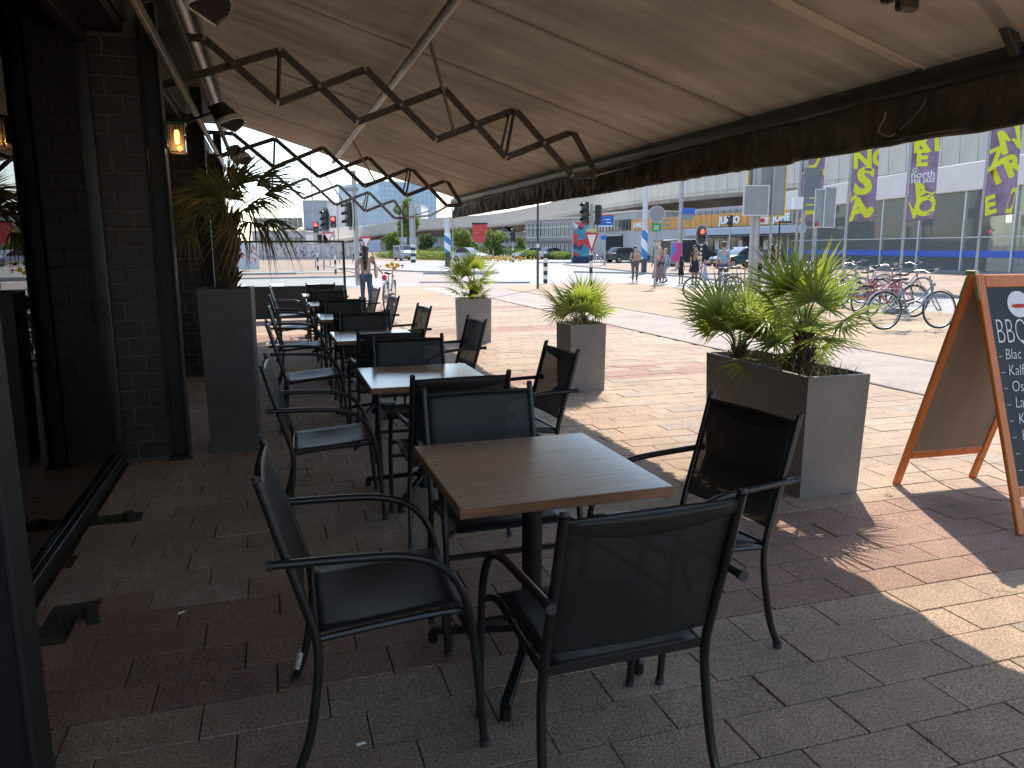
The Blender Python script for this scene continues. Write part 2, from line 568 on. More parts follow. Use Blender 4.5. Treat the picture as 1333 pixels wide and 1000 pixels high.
# kerbs: real steps
kerbm = mat('kerb_concrete', (.33, .32, .30), .9, noise=(8, .15), bump=(60, .3, .004))
def kerb(name, pts, h=.10, w=.16):
    mb = MB()
    for a, b in zip(pts[:-1], pts[1:]):
        mb.bar((a[0], a[1], h / 2 - .03), (b[0], b[1], h / 2 - .03), w, h, .01)
    return struct(name, mb, kerbm)
kerb('kerb', [(19.05, -6), (19.05, 30), (24, 62)])
kerb('kerb', [(-40, 41), (3.4, 41), (4.6, 42.5)])
kerb('kerb', [(-40, 48.5), (1.5, 48.5)])
kerb('kerb', [(6.2, 33.4), (10.6, 31.4)], .08)
kerb('kerb', [(4.9, 58), (9.3, 47), (13.0, 44.5), (12.0, 42.6), (8.4, 44)], .12)
kerb('kerb', [(24.5, 70), (52, 66)], .12)
kerb('kerb', [(17.5, 43.5), (21.5, 37.5), (26, 36)], .10)
# edge strip between lane and tiles
mb = MB(); mb.box((6.27, 6, -.02), (.05, 40, .06), .004); mb.box((8.23, 5, -.02), (.05, 44, .05), .004)
struct('lane_edging', mb, mat('lane_edge_stone', (.16, .14, .12), .9))

# zebra and lane dashes
mb = MB()
for i in range(5):
    y0 = 23.2 + i * 1.15
    mb._add([(5.4, y0, .001), (6.2, y0, .001), (6.2, y0 + .55, .001), (5.4, y0 + .55, .001)], [(0, 1, 2, 3)])
for i in range(9):
    x0 = -9 + i * 1.5
    mb._add([(x0, 31.2, .001), (x0 + .5, 31.2, .001), (x0 + .5, 34.6, .001), (x0, 34.6, .001)], [(0, 1, 2, 3)])
for i in range(8):
    y0 = 34 + i * 3.4
    mb._add([(9.3, y0, .002), (9.55, y0, .002), (9.55, y0 + 1.5, .002), (9.3, y0 + 1.5, .002)], [(0, 1, 2, 3)])
struct('road_markings', mb, WHITE)

# individually laid pavers
pave = flat('pavement', [(-1.2, -2), (6.25, -2), (6.25, 22.15), (-1.2, 22.15)], -.016, sandbed)
pave_bed = pave
def in_band(y):
    return any(a <= y <= b for a, b in ((2.62, 3.62), (7.92, 9.0), (13.1, 14.1), (18.3, 19.3), (-2.6, -1.6)))
tiles = []
row = 0
y = -1.855
rr = random.Random(5)
PITS = [(G(150, 675), .14), (G(92, 805), .15)]
while y < 22.0:
    off = (row * .137 + rr.uniform(-.02, .02)) % .4
    x = -1.03 - off
    while x < 6.24:
        a, b_ = max(x, -1.03), min(x + .4, 6.24)
        if b_ - a > .05:
            cx, cy, w = (a + b_) / 2, y + .1, b_ - a
            pit = any(abs(cx - P.x) < w / 2 + .02 and abs(cy - P.y) < .14 for P, _ in PITS) and cx < -.55
            if pit:
                a = max(a, -.78)
                if b_ - a < .06:
                    x += .4; continue
                cx, w = (a + b_) / 2, b_ - a
            tiles.append((cx, cy, w))
        x += .4
    y += .2; row += 1
def vis(t):
    v = Vector((t[0], t[1], 0)) - Vector((0, 0, EYE)); z = v.dot(_fw)
    if z < .4: return 0
    px, py = 666.5 + FPX * v.dot(_rt) / z, 500 - FPX * v.dot(_up) / z
    if not (-40 < px < 1373 and -20 < py < 1060): return 0
    return t[2] / z * (EYE / z) / z
order = sorted(range(len(tiles)), key=lambda i: -vis(tiles[i]))
single = set(order[:300])
tile_mesh = {}
def tile_box(mb, w, c, rz=0, tilt=(0, 0)):
    rot = Matrix.Rotation(rz, 3, 'Z') @ Matrix.Rotation(tilt[0], 3, 'X') @ Matrix.Rotation(tilt[1], 3, 'Y')
    mb.box(c, (w - .0045, .1955, .045), .0022, rot)
field = {0: MB(), 1: MB(), 2: MB()}
TM = [BEIGE, REDD, GREYP]
for i, (cx, cy, w) in enumerate(tiles):
    k = 1 if in_band(cy) else (2 if rr.random() < .10 else 0)
    if k == 1 and rr.random() < .05: k = 2
    rz, tl = rr.uniform(-.004, .004), (rr.uniform(-.006, .006), rr.uniform(-.003, .003))
    dz = rr.uniform(-.003, .0015)
    if i in single:
        key = (k, round(w, 2))
        if key not in tile_mesh:
            m_ = MB(); tile_box(m_, round(w, 2), (0, 0, 0)); tile_mesh[key] = m_.mesh('tile', TM[k])
        link('tile', tile_mesh[key], pave, (cx, cy, -.0225 + dz), rot=(tl[0], tl[1], rz))
    else:
        tile_box(field[k], w, (cx, cy, -.0225 + dz), rz, tl)
mbf = MB()
for k in range(3):
    for f in field[k].f: pass
    o = len(mbf.v); mbf.v += field[k].v; mbf.f += [tuple(q + o for q in f) for f in field[k].f]; mbf.m += [k] * len(field[k].f)
tag(mbf.build('tile_field', TM, pave), kind='stuff')

# little pits along the window: missing pavers with soil and weeds
soil = mat('damp_soil', (.045, .04, .025), .95, noise=(60, .5), bump=(80, .8, .02))
weedm = mat('weed_green', (.045, .06, .022), .7, island=.3)
mb = MB()
for P, r_ in PITS:
    mb._add([(P.x - .2, P.y - .12, -.014), (P.x + .2, P.y - .12, -.014), (P.x + .2, P.y + .12, -.014), (P.x - .2, P.y + .12, -.014)], [(0, 1, 2, 3)])
    mb.box((P.x + .08, P.y, -.004), (.05, .2, .03), .006, Matrix.Rotation(.25, 3, 'Z'))
struct('gutter_pits', mb, soil)
mb = MB()
def blade(mb, p, a, l, w=.004, lean=.5):
    d = Vector((math.cos(a), math.sin(a), 0)); s_ = Vector((-math.sin(a), math.cos(a), 0)) * w
    p = Vector(p); m1 = p + d * l * lean * .4 + Vector((0, 0, l * .6)); t = p + d * l * lean + Vector((0, 0, l * .9))
    mb._add([p - s_, p + s_, m1 + s_ * .7, m1 - s_ * .7, t], [(0, 1, 2, 3), (3, 2, 4)])
for P, _ in PITS:
    for _k in range(70):
        blade(mb, (P.x + rr.gauss(0, .06), P.y + rr.gauss(0, .04), -.014), rr.uniform(0, 6.3), rr.uniform(.015, .05), .0018)
for q in (G(675, 945), G(785, 925), G(1158, 647), G(285, 885)):
    for _k in range(22):
        blade(mb, (q.x + rr.gauss(0, .03), q.y + rr.gauss(0, .012), -.008), rr.uniform(0, 6.3), rr.uniform(.008, .03), .0022)
for _k in range(900):      # moss and blades in the joints
    t = tiles[rr.choice(order[:420])]
    if rr.random() < .6: bx, by = t[0] + t[2] / 2, t[1] + rr.uniform(-.09, .09)
    else: bx, by = t[0] + rr.uniform(-.18, .18), t[1] + .1
    blade(mb, (bx, by, -.012), rr.uniform(0, 6.3), rr.uniform(.008, .018), .002)
tag(mb.build('weeds', weedm), kind='stuff', label='tiny green weeds growing in the paving joints', cat='weeds')

# small litter: a few cigarette ends
buttm = mat('paper_white', (.75, .72, .65), .8)
for i, (px, py) in enumerate(((470, 969), (236, 798), (413, 613))):
    q = G(px, py, .004)
    mb = MB(); mb.tube([(-.014, 0, .004), (.014, 0, .004)], .004, 6)
    o = mb.build('cigarette_butt', buttm, None, (q.x, q.y, .002), .4 * i + .1, smooth=True)
    tag(o, ['white cigarette end on the pavers near the front chair legs', 'white cigarette end on the red pavers near the window',
            'white cigarette end on the pavers between the second left chair and the tall planter'][i], 'litter', 'litter on the pavement')

# ================================================================== restaurant front
brick_m = ramp_mat('glazed_dark_brick', [(.25, (.010, .007, .006)), (.55, (.020, .012, .010)), (.8, (.036, .021, .017))], 9, .5, bump=.35, stretch=(1, 1, 2.5))
for _n in [brick_m]:
    pass
mortar_m = mat('grey_mortar', (.10, .08, .068), .9, noise=(30, .25), bump=(120, .4, .004))
steel_dark = mat('dark_painted_steel', (.009, .0082, .0075), .6, .0, noise=(6, .2), bump=(30, .06, .002))
steel_black = mat('black_window_frame', (.012, .012, .014), .35, noise=(4, .2))
upper_m = mat('dark_fascia_board', (.02, .018, .017), .6, noise=(3, .3))
pane_m = glass_mat('window_pane', (.78, .84, .86), 2.1)
int_floor = mat('interior_floor', (.42, .48, .52), .35, noise=(2, .2))
int_wall = mat('interior_wall', (.14, .12, .11), .8)

fac = thing('restaurant_building', 'dark brick and steel restaurant front with full height windows along the terrace', 'building', (0, 0, 0))
PY = [2.05, 5.9, 9.75, 13.6]
bm_cache = {}
def brick_mesh(w, h, d):
    k = (round(w, 3), round(d, 3), round(h, 3))
    if k not in bm_cache:
        m_ = MB(); m_.box((0, 0, 0), k, .004); bm_cache[k] = m_.mesh('brick', brick_m)
    return bm_cache[k]
for i, py in enumerate(PY):
    mb = MB(); mb.box((-.92, py + .283, 1.5), (.335, .61, 3.0)) if i else mb.box((-.80, py + .02, 1.65), (.10, .06, 3.3))
    core = mb.build('brick_pillar' if i else 'boxed_pillar', mortar_m if i else steel_dark, fac)
    if i > 0:
        nrow = 23; h = .124
        for r_ in range(nrow):
            zc = .02 + h * (r_ + .5)
            w1 = .225 if r_ % 2 else .12
            for (x0, x1) in ((-1.088, -1.088 + w1), (-1.088 + w1, -.752)):
                w = x1 - x0 - .010
                link('brick', brick_mesh(w, h - .009, .05), core, ((x0 + x1) / 2, py + rr.uniform(-.002, .002), zc))
    mb = MB()       # H column: web and two flanges
    mb.box((-.69, py + .02, 1.65), (.10, .012, 3.3), .003)
    mb.box((-.634, py + .02, 1.65), (.014, .14, 3.3), .003); mb.box((-.742, py + .02, 1.65), (.010, .14, 3.3), .003)
    mb.box((-.69, py + .02, .012), (.16, .18, .024), .004)
    mb.build('steel_column', steel_dark, fac)
mb = MB()
mb.box((-1.6, 7.2, 6.0), (1.1, 15.2, 5.7)); mb.build('upper_wall', upper_m, fac)
mb = MB(); mb.box((-1.02, 7.2, 3.06), (.42, 15.2, .18), .01); mb.box((-.98, 7.2, 2.93), (.30, 15.2, .07), .01)
mb.build('fascia_beam', steel_dark, fac)
mb = MB(); mb.box((-.61, 6.9, 2.80), (.03, 14.6, .045), .004); mb.box((-.61, 6.9, 2.826), (.05, 14.6, .006)); mb.build('awning_rail', mat('scuffed_aluminium', (.20, .185, .16), .5, .5, noise=(12, .4)), fac)
mb = MB(); mb.box((-.52, 6.9, 3.06), (.05, 14.6, .05), .006); mb.build('awning_rail', steel_dark, fac)
def window(y0, y1, mull=()):
    mb = MB()
    X = -1.09
    mb.box((X, (y0 + y1) / 2, .035), (.09, y1 - y0, .07), .006)
    mb.box((X + .035, (y0 + y1) / 2, .078), (.03, y1 - y0, .02), .004)
    mb.box((X, (y0 + y1) / 2, 2.86), (.09, y1 - y0, .10), .006)
    for yy in (y0 + .035, y1 - .035) + tuple(mull):
        mb.box((X, yy, 1.475), (.089, .07, 2.67), .006)
    f = mb.build('window', steel_black, fac)
    m_ = MB()
    for zz, xx in ((.094, .012), (.089, .046)): m_.box((X + xx, (y0 + y1) / 2, zz), (.006, y1 - y0 - .12, .006), .001)
    m_.build('sill', mat('bright_sill_edge', (.5, .52, .54), .25, .9), f)
    ys = [y0] + list(mull) + [y1]
    for a, b_ in zip(ys[:-1], ys[1:]):
        m_ = MB(); m_.box((X, (a + b_) / 2, 1.44), (.012, b_ - a - .06, 2.75)); m_.build('pane', pane_m, f)
    m_ = MB(); m_.bar((X + .05, y1 - .22, 1.02), (X + .05, y1 - .22, 1.18), .02, .02, .004); m_.build('handle', steel_dark, f)
window(-1.9, 2.0); window(2.08, 5.86); window(6.53, 9.71); window(10.38, 13.56)
mb = MB(); mb.box((-4.5, 7, -.005), (6.7, 18.4, .06)); mb.build('interior_floor', int_floor, fac)
mb = MB(); mb.box((-7.8, 7, 1.6), (.1, 18.4, 3.2)); mb.box((-4.5, 14.9, 1.6), (6.7, .1, 3.2)); mb.box((-4.5, -2.1, 1.6), (6.7, .1, 3.2)); mb.box((-4.6, 7, 3.2), (7, 18.4, .1))
mb.build('interior_wall', int_wall, fac)
mb = MB()
for k in range(4):
    mb.box((-2.6, 3.4 + k * 3, .76), (.8, .8, .03), .005); mb.tube([(-2.6, 3.4 + k * 3, .03), (-2.6, 3.4 + k * 3, .75)], .035, 8)
mb.build('indoor_tables', mat('indoor_wood', (.12, .07, .04), .4), fac)

# ---- wall lanterns
lamp_glass = glass_mat('lantern_pane', (.95, .93, .88), 1.3, .12, (.5, .45, .38))
bulb_m = mat('amber_filament', (1, .55, .15), .4, emit=((1.0, .42, .07), 4))
def lantern():
    t = thing('wall_lantern', '', 'lantern', (0, 0, 0), 0, 'wall lanterns on the steel columns')
    mb = MB()
    mb.box((.02, 0, .03), (.02, .10, .22), .004); mb.bar((.02, 0, .13), (.07, 0, .13), .02, .02, .003)
    for sx in (.035, .165):
        for sy in (-.065, .065): mb.box((sx, sy, 0), (.008, .008, .23), .001)
    for z in (-.115, .115):
        mb.box((.10, .065, z), (.138, .008, .008)); mb.box((.10, -.065, z), (.138, .008, .008)); mb.box((.165, 0, z), (.008, .138, .008)); mb.box((.035, 0, z), (.008, .138, .008))
    mb.box((.10, 0, .128), (.16, .16, .018), .004)
    mb.build('frame', steel_black, t)
    for (c, s_) in (((.1, .065, 0), (.12, .003, .22)), ((.1, -.065, 0), (.12, .003, .22)), ((.165, 0, 0), (.003, .12, .22))):
        m_ = MB(); m_.box(c, s_); m_.build('pane', lamp_glass, t)
    m_ = MB(); m_.tube([(.1, 0, .12), (.1, 0, .075)], .016, 8); m_.build('socket', steel_black, t)
    m_ = MB(); m_.lathe([(.012, .075), (.020, .06), (.022, .0), (.018, -.035), (.004, -.045)], 12, (.1, 0, 0)); m_.build('bulb', bulb_m, t, smooth=True)
    l = bpy.data.lights.new('filament', 'POINT'); l.energy = .7; l.color = (1, .5, .15); l.shadow_soft_size = .02
    lo = bpy.data.objects.new('filament_light', l); COL.objects.link(lo); lo.parent = t; lo.location = (.1, -.03, -.06)
    return t
l0 = lantern(); l0.location = (-.628, 5.86, 2.235); l0.scale = (.78, .78, .78)
l0['label'] = 'lit amber lantern on the steel column in front of the nearest brick pillar'
dup(l0, (-.628, 9.72, 2.24), 0, 'lit lantern on the farther column, behind the drooping palm leaves')

# ---- heaters
heat_white = mat('heater_white_enamel', (.62, .58, .52), .35, .3, noise=(8, .2))
heat_black = mat('heater_black_shell', (.015, .015, .016), .4)
element_m = mat('heater_element', (.07, .05, .045), .6)
def heater(shell, label):
    t = thing('patio_heater', label, 'heater', (0, 0, 0), 0, 'patio heaters under the awning')
    n = 12
    def arc(r_, z, a0=-95, a1=95): return [(r_ * math.cos(R(a0 + (a1 - a0) * k / n)), r_ * math.sin(R(a0 + (a1 - a0) * k / n)), z) for k in range(n + 1)]
    mb = MB()
    def fn(u, v):
        a = R(-95 + 190 * u); r_ = .105 + .055 * v
        return (r_ * math.cos(a), r_ * math.sin(a) * 1.15, .12 - .16 * v)
    mb.sheet(fn, n, 3, (0, 0, .004))
    mb._add(arc(.104, .121), [tuple(range(n + 1))]); mb.box((-.012, 0, .035), (.02, .30, .17), .005)
    mb.build('shell', shell, t, smooth='all')
    mb = MB(); mb.sheet(lambda u, v: ((.166 + .004 * v) * math.cos(R(-95 + 190 * u)), 1.15 * (.166 + .004 * v) * math.sin(R(-95 + 190 * u)), -.035 - .055 * v), n, 1, (.004, 0, 0))
    mb.box((-.016, 0, -.062), (.012, .37, .055), .003); mb.build('rim', heat_white, t, smooth='all')
    mb = MB()
    for k in range(11): mb.bar((-.02, -.15 + k * .03, -.082), (math.sqrt(max(.0001, .16 ** 2 - ((-.15 + k * .03) / 1.15) ** 2)), -.15 + k * .03, -.082), .004, .012)
    mb.build('grille', element_m, t)
    mb = MB(); mb._add([(.155 * math.cos(R(a)), 1.15 * .155 * math.sin(R(a)), -.07) for a in range(-90, 91, 15)], [tuple(range(13))]); mb.build('element', mat('heater_inner_dark', (.02, .016, .014), .8), t)
    mb = MB(); mb.sheet(lambda u, v: (.172 * math.cos(R(-70 + 60 * u)), 1.15 * .172 * math.sin(R(-70 + 60 * u)), -.043 - .04 * v), 6, 1, (.001, 0, 0)); mb.build('rating_label', ramp_mat('rating_label', [(.4, (.7, .66, .6)), (.6, (.30, .27, .25))], 60, .5, stretch=(1, 1, 4)), t)
    mb = MB(); mb.bar((-.02, 0, .10), (-.30, 0, .16), .03, .02, .003); mb.box((-.03, 0, .06), (.03, .10, .12), .003); mb.build('bracket', steel_dark, t)
    return t
h1 = heater(heat_white, 'white louvred heater hanging nearest under the awning'); h1.location = (-.31, 4.9, 2.86); h1.rotation_euler = (0, R(-30), R(-20))
h2 = heater(heat_black, 'black shelled heater with white rim above the palm'); h2.location = (-.34, 8.0, 2.69); h2.rotation_euler = (0, R(-30), R(-20))
h3 = dup(h2, (-.34, 11.1, 2.69), 0, 'small distant black heater seen just over the palm leaves'); h3.rotation_euler = (0, R(-30), R(-20))

# ================================================================== awning
def awning_mat():
    m = bpy.data.materials.new('taupe_canvas'); m.use_nodes = True
    nt = m.node_tree; b = nt.nodes['Principled BSDF']; L = nt.links.new; out = nt.nodes['Material Output']
    tc = nt.nodes.new('ShaderNodeTexCoord')
    def nz(scale, st, det=5):
        mp = nt.nodes.new('ShaderNodeMapping'); mp.inputs['Scale'].default_value = st; L(tc.outputs['Object'], mp.inputs['Vector'])
        n = nt.nodes.new('ShaderNodeTexNoise'); n.inputs['Scale'].default_value = scale; n.inputs['Detail'].default_value = det; n.inputs['Roughness'].default_value = .6
        L(mp.outputs[0], n.inputs['Vector']); return n.outputs['Fac']
    def mr(src, a, z, lo, hi):
        q = nt.nodes.new('ShaderNodeMapRange'); L(src, q.inputs['Value'])
        q.inputs['From Min'].default_value = a; q.inputs['From Max'].default_value = z; q.inputs['To Min'].default_value = lo; q.inputs['To Max'].default_value = hi
        return q.outputs['Result']
    f = nt.nodes.new('ShaderNodeMath'); f.operation = 'MULTIPLY'
    L(mr(nz(1.6, (.5, 3.0, 1)), .3, .7, .80, 1.15), f.inputs[0]); L(mr(nz(1.2, (1, .6, 1), 7), .3, .7, .84, 1.14), f.inputs[1])
    vm = nt.nodes.new('ShaderNodeVectorMath'); vm.operation = 'SCALE'; vm.inputs[0].default_value = (.40, .345, .285); L(f.outputs[0], vm.inputs['Scale'])
    L(vm.outputs[0], b.inputs['Base Color']); b.inputs['Roughness'].default_value = .85
    bp = nt.nodes.new('ShaderNodeBump'); bp.inputs['Strength'].default_value = .6; bp.inputs['Distance'].default_value = .03
    L(nz(5, (.3, 5, 1), 4), bp.inputs['Height']); L(bp.outputs[0], b.inputs['Normal'])
    tr = nt.nodes.new('ShaderNodeBsdfTranslucent'); L(vm.outputs[0], tr.inputs[0])
    mx = nt.nodes.new('ShaderNodeMixShader'); mx.inputs[0].default_value = .30
    L(b.outputs[0], mx.inputs[1]); L(tr.outputs[0], mx.inputs[2]); L(mx.outputs[0], out.inputs['Surface'])
    return m
canvas = awning_mat()
alu = mat('dull_aluminium_tube', (.30, .28, .26), .42, .7, noise=(5, .2, (1, .3, 1)))
alu_dark = mat('bronze_awning_bar', (.035, .034, .030), .38, .2, noise=(5, .2))
arm_m = mat('brown_arm_steel', (.075, .058, .047), .45, .3, noise=(14, .35))
bolt_m = mat('zinc_bolt', (.35, .31, .26), .4, .8)
val_m = cloth_mat('dark_brown_valance', (.10, .07, .05), 0, .32, .62, bump=(9, .5, .02), noise=(5, .4, (3, 3, 1)))
hem_m = mat('valance_hem', (.20, .14, .09), .7, noise=(6, .3))

aw = thing('awning', 'large taupe canvas awning on folding scissor arms over the terrace', 'awning', (0, 0, 0))
Y0, Y1 = -1.6, 14.6
XW, XF = -.62, 3.45
def fz(x):      # straight line of the canvas
    return 2.432 + (3.42 - x) * .304
def canvas_pt(u, v):
    x = XW + (XF - XW) * u; y = Y0 + (Y1 - Y0) * v
    z = fz(x)
    # sag between pipe (x=1.2) and bar / tube
    if x > 1.2: s_ = math.sin(PI * (x - 1.2) / (XF - 1.2))
    else: s_ = math.sin(PI * (1.2 - x) / (1.2 - XW))
    k = mnoise.noise(Vector((y * .35, 3.1, 0)))
    z -= s_ * (.006 + .022 * k)
    # tension folds running across
    amp = .22 + .78 * max(0, min(1, (y - 4.2) / 4))
    w1 = mnoise.noise(Vector((x * .45 + y * .12, y * 3.1, 0))) * .020
    w2 = mnoise.noise(Vector((x * .6 - y * .2, y * 8.3, 5))) * .011
    z += s_ ** .5 * amp * (w1 * 1.5 + w2 * 2.0) + s_ * amp * mnoise.noise(Vector((x * .9 + 7, y * 1.3 + x * .5, 2))) * .02
    ys = y - (.10 * s_ if v > .999 else 0)
    return (x, ys, z)
mb = MB(); mb.sheet(canvas_pt, 44, 300, (0, 0, .004)); mb.build('canvas', canvas, aw, smooth='all')
mb = MB()
for ys in (3.5,):
    mb.sheet(lambda u, v: (XW + (XF - XW) * u, ys + (v - .5) * .065, canvas_pt(u, (ys - Y0) / (Y1 - Y0))[2] - .010), 30, 1, (0, 0, .012))
mb.build('seam', mat('pale_seam_webbing', (.62, .52, .42), .8), aw)
mb = MB()
for ys in (.6, 2.05, 5.1, 6.6, 9.2, 10.6, 12.2):
    mb = MB(); mb.sheet(lambda u, v: (XW + (XF - XW) * u, ys + (v - .5) * .03, canvas_pt(u, (ys - Y0) / (Y1 - Y0))[2] - .0052), 30, 1, (0, 0, .004))
    mb.build('seam', canvas, aw)
mb = MB(); mb.tube([(1.2, Y0, 3.02), (1.2, Y1 - .05, 3.02)], .036, 14); mb.build('support_pipe', alu, aw, smooth=True)
mb = MB(); mb.tube([(-.60, Y0, 3.54), (-.60, Y1 - .05, 3.54)], .06, 14); mb.build('roller_tube', alu, aw, smooth=True)
mb = MB(); mb.box((-.74, 6.5, 3.66), (.5, 16.2, .12), .02); mb.box((-.97, 6.5, 3.45), (.04, 16.2, .4)); mb.build('cassette', steel_dark, aw)
mb = MB(); mb.tube([(3.40, Y0, 2.36), (3.40, Y1, 2.36)], .058, 18)
mb.box((3.425, (Y0 + Y1) / 2, 2.405), (.06, Y1 - Y0, .045), .008)
mb.build('front_bar', alu_dark, aw, smooth=True)
def valance_pt(u, v):       # u along y, v from bar to hem
    y = Y0 + (Y1 - Y0) * u
    z = 2.325 - (.262 + .010 * mnoise.noise(Vector((y * .7, 0, 0)))) * v
    far = max(0, min(1, (y - 5) / 3))
    w = mnoise.noise(Vector((y * (4 + 9 * far), v * 1.2, 0))) * (.09 - .03 * far) + mnoise.noise(Vector((y * 1.4, v * 2.2, 4))) * .05
    return (3.385 + w * (.25 + v * .7) + .01 * math.sin(PI * v), y, z)
mb = MB(); mb.sheet(valance_pt, 700, 8, (.004, 0, 0)); mb.build('valance', val_m, aw, smooth='all')
mb = MB(); mb.sheet(lambda u, v: tuple(Vector(valance_pt(u, 1)) + Vector((.003, 0, .018 - v * .03))), 500, 1, (-.012, 0, 0)); mb.build('hem', hem_m, aw)
mb = MB(); mb.tube(crv([(3.40, 3.72, 2.33), (3.39, 3.73, 2.22), (3.40, 3.78, 2.15), (3.40, 3.70, 2.11), (3.41, 3.66, 2.12)]), .004, 6)
mb.tube(crv([(3.40, 3.45, 2.27), (3.39, 3.5, 2.2), (3.40, 3.62, 2.13)]), .002, 5)
mb.build('tie_cord', mat('grey_cord', (.4, .36, .3), .8), aw)

ARM = dict(U=(-.44, 3.34), T1=(.20, 3.29), L1=(.16, 2.83), L2=(.88, 2.69), T2=(.97, 3.17), L3=(1.64, 2.55), T3=(1.73, 3.03), L4=(2.36, 2.40), T4=(2.46, 2.87), L5=(3.08, 2.24), T5=(3.09, 2.68), E=(3.36, 2.25))
KA = .925
ARM = {k: (a * KA, 1.5 + (b_ - 1.5) * KA) for k, (a, b_) in ARM.items()}
def folding_arm(Y):
    root = link('folding_arm', None, aw, (0, Y, 0))
    def P(k, dy=0):
        a = ARM[k] if isinstance(k, str) else k; return (a[0], dy, a[1])
    bars = [((-1.0, 2.74), 'T1', .02), ('U', 'L1', -.02), ((-1.0, 3.22), 'U', -.02), ('T1', 'L2', -.02), ('L1', 'T2', .02), ('T2', 'L3', -.02), ('L2', 'T3', .02), ('T3', 'L4', -.02), ('L3', 'T4', .02), ('T4', 'L5', -.02), ('L4', 'T5', .02), ('T5', 'E', -.02), ('L5', 'E', .0)]
    for a, b_, dy in bars:
        mb = MB(); mb.bar(P(a, dy), P(b_, dy), .014, .062, .003); mb.build('arm_bar', arm_m, root)
    for a, b_, r_ in (('T1', 'L1', .017), ('T4', 'L4', .016), ((2.22, 2.73), (2.13, 2.36), .012)):
        mb = MB(); mb.tube([P(a, .0), P(b_, .0)], r_, 8); mb.build('strut', arm_m, root, smooth=True)
    mb = MB(); mb.tube([(1.22, -1.25, 3.02), (1.69, 0, 2.55)], .014, 8); mb.build('strut', arm_m, root, smooth=True)
    mb = MB()
    def mid(a, b_): return ((ARM[a][0] + ARM[b_][0]) / 2, (ARM[a][1] + ARM[b_][1]) / 2)
    for k in list(ARM) + [mid('T1', 'L2'), mid('T2', 'L3'), mid('T3', 'L4'), mid('T4', 'L5')]:
        p = P(k); mb.tube([(p[0], -.04, p[2]), (p[0], .035, p[2])], .015, 6)
    mb.build('bolt', bolt_m, root)
    mb = MB(); mb.bar((3.11, .0, 2.195), (3.38, -.5, 2.27), .05, .012, .003); mb.bar((3.38, -.5, 2.27), (3.40, -1.5, 2.295), .05, .012, .003)
    mb.build('end_bracket', arm_m, root)
folding_arm(7.77 * KA); folding_arm(13.8 * KA); folding_arm(19.85 * KA)
mb = MB()
mb.bar((3.38, 14.6, 2.33), (3.32, 16.4, 2.17), .04, .04, .004); mb.bar((3.32, 16.4, 2.17), (3.11, 18.36, 2.195), .04, .04, .004)
mb.box((-1.0, 16.7, 2.95), (.1, 4.6, .12), .01); mb.box((-1.0, 18.9, 1.5), (.12, .12, 3.0), .01)
mb.build('extension_frame', arm_m, aw)
# near right corner: bracket and stay of the next arm
mb = MB(); mb.bar((3.41, 2.90, 2.31), (3.20, 2.90, 2.59), .05, .05, .004); mb.bar((3.20, 2.90, 2.59), (2.98, 2.90, 2.85), .05, .05, .004); mb.build('stay', arm_m, aw)
mb = MB(); mb.bar((2.58, 2.88, 2.545), (3.02, 2.88, 2.70), .03, .06, .004); mb.tube([(2.61, 2.83, 2.55), (2.61, 2.93, 2.55)], .022, 8); mb.box((2.69, 2.88, 2.53), (.10, .05, .07), .01); mb.build('pivot_bracket', arm_m, aw)
mb = MB(); mb.tube([(2.74, 2.84, 2.555), (2.74, 2.92, 2.555)], .016, 8); mb.tube([(2.60, 2.82, 2.55), (2.60, 2.80, 2.55)], .012, 8); mb.build('bolt', bolt_m, aw)
# ================================================================== terrace furniture
tube_m = mat('black_chair_tube', (.014, .0125, .0115), .38, .1, noise=(10, .15), coat=.12)
sling_m = cloth_mat('black_textilene', (.016, .0145, .0135), .24, 0, .5, bump=(900, .25, .001), noise=(30, .12))
seat_m = mat('charcoal_seat_textilene', (.009, .0095, .011), .5, bump=(900, .3, .001), noise=(12, .15))
cap_m = mat('black_plastic_cap', (.03, .03, .032), .6)
stick_m = mat('silver_tag', (.6, .58, .55), .5, noise=(90, .5))

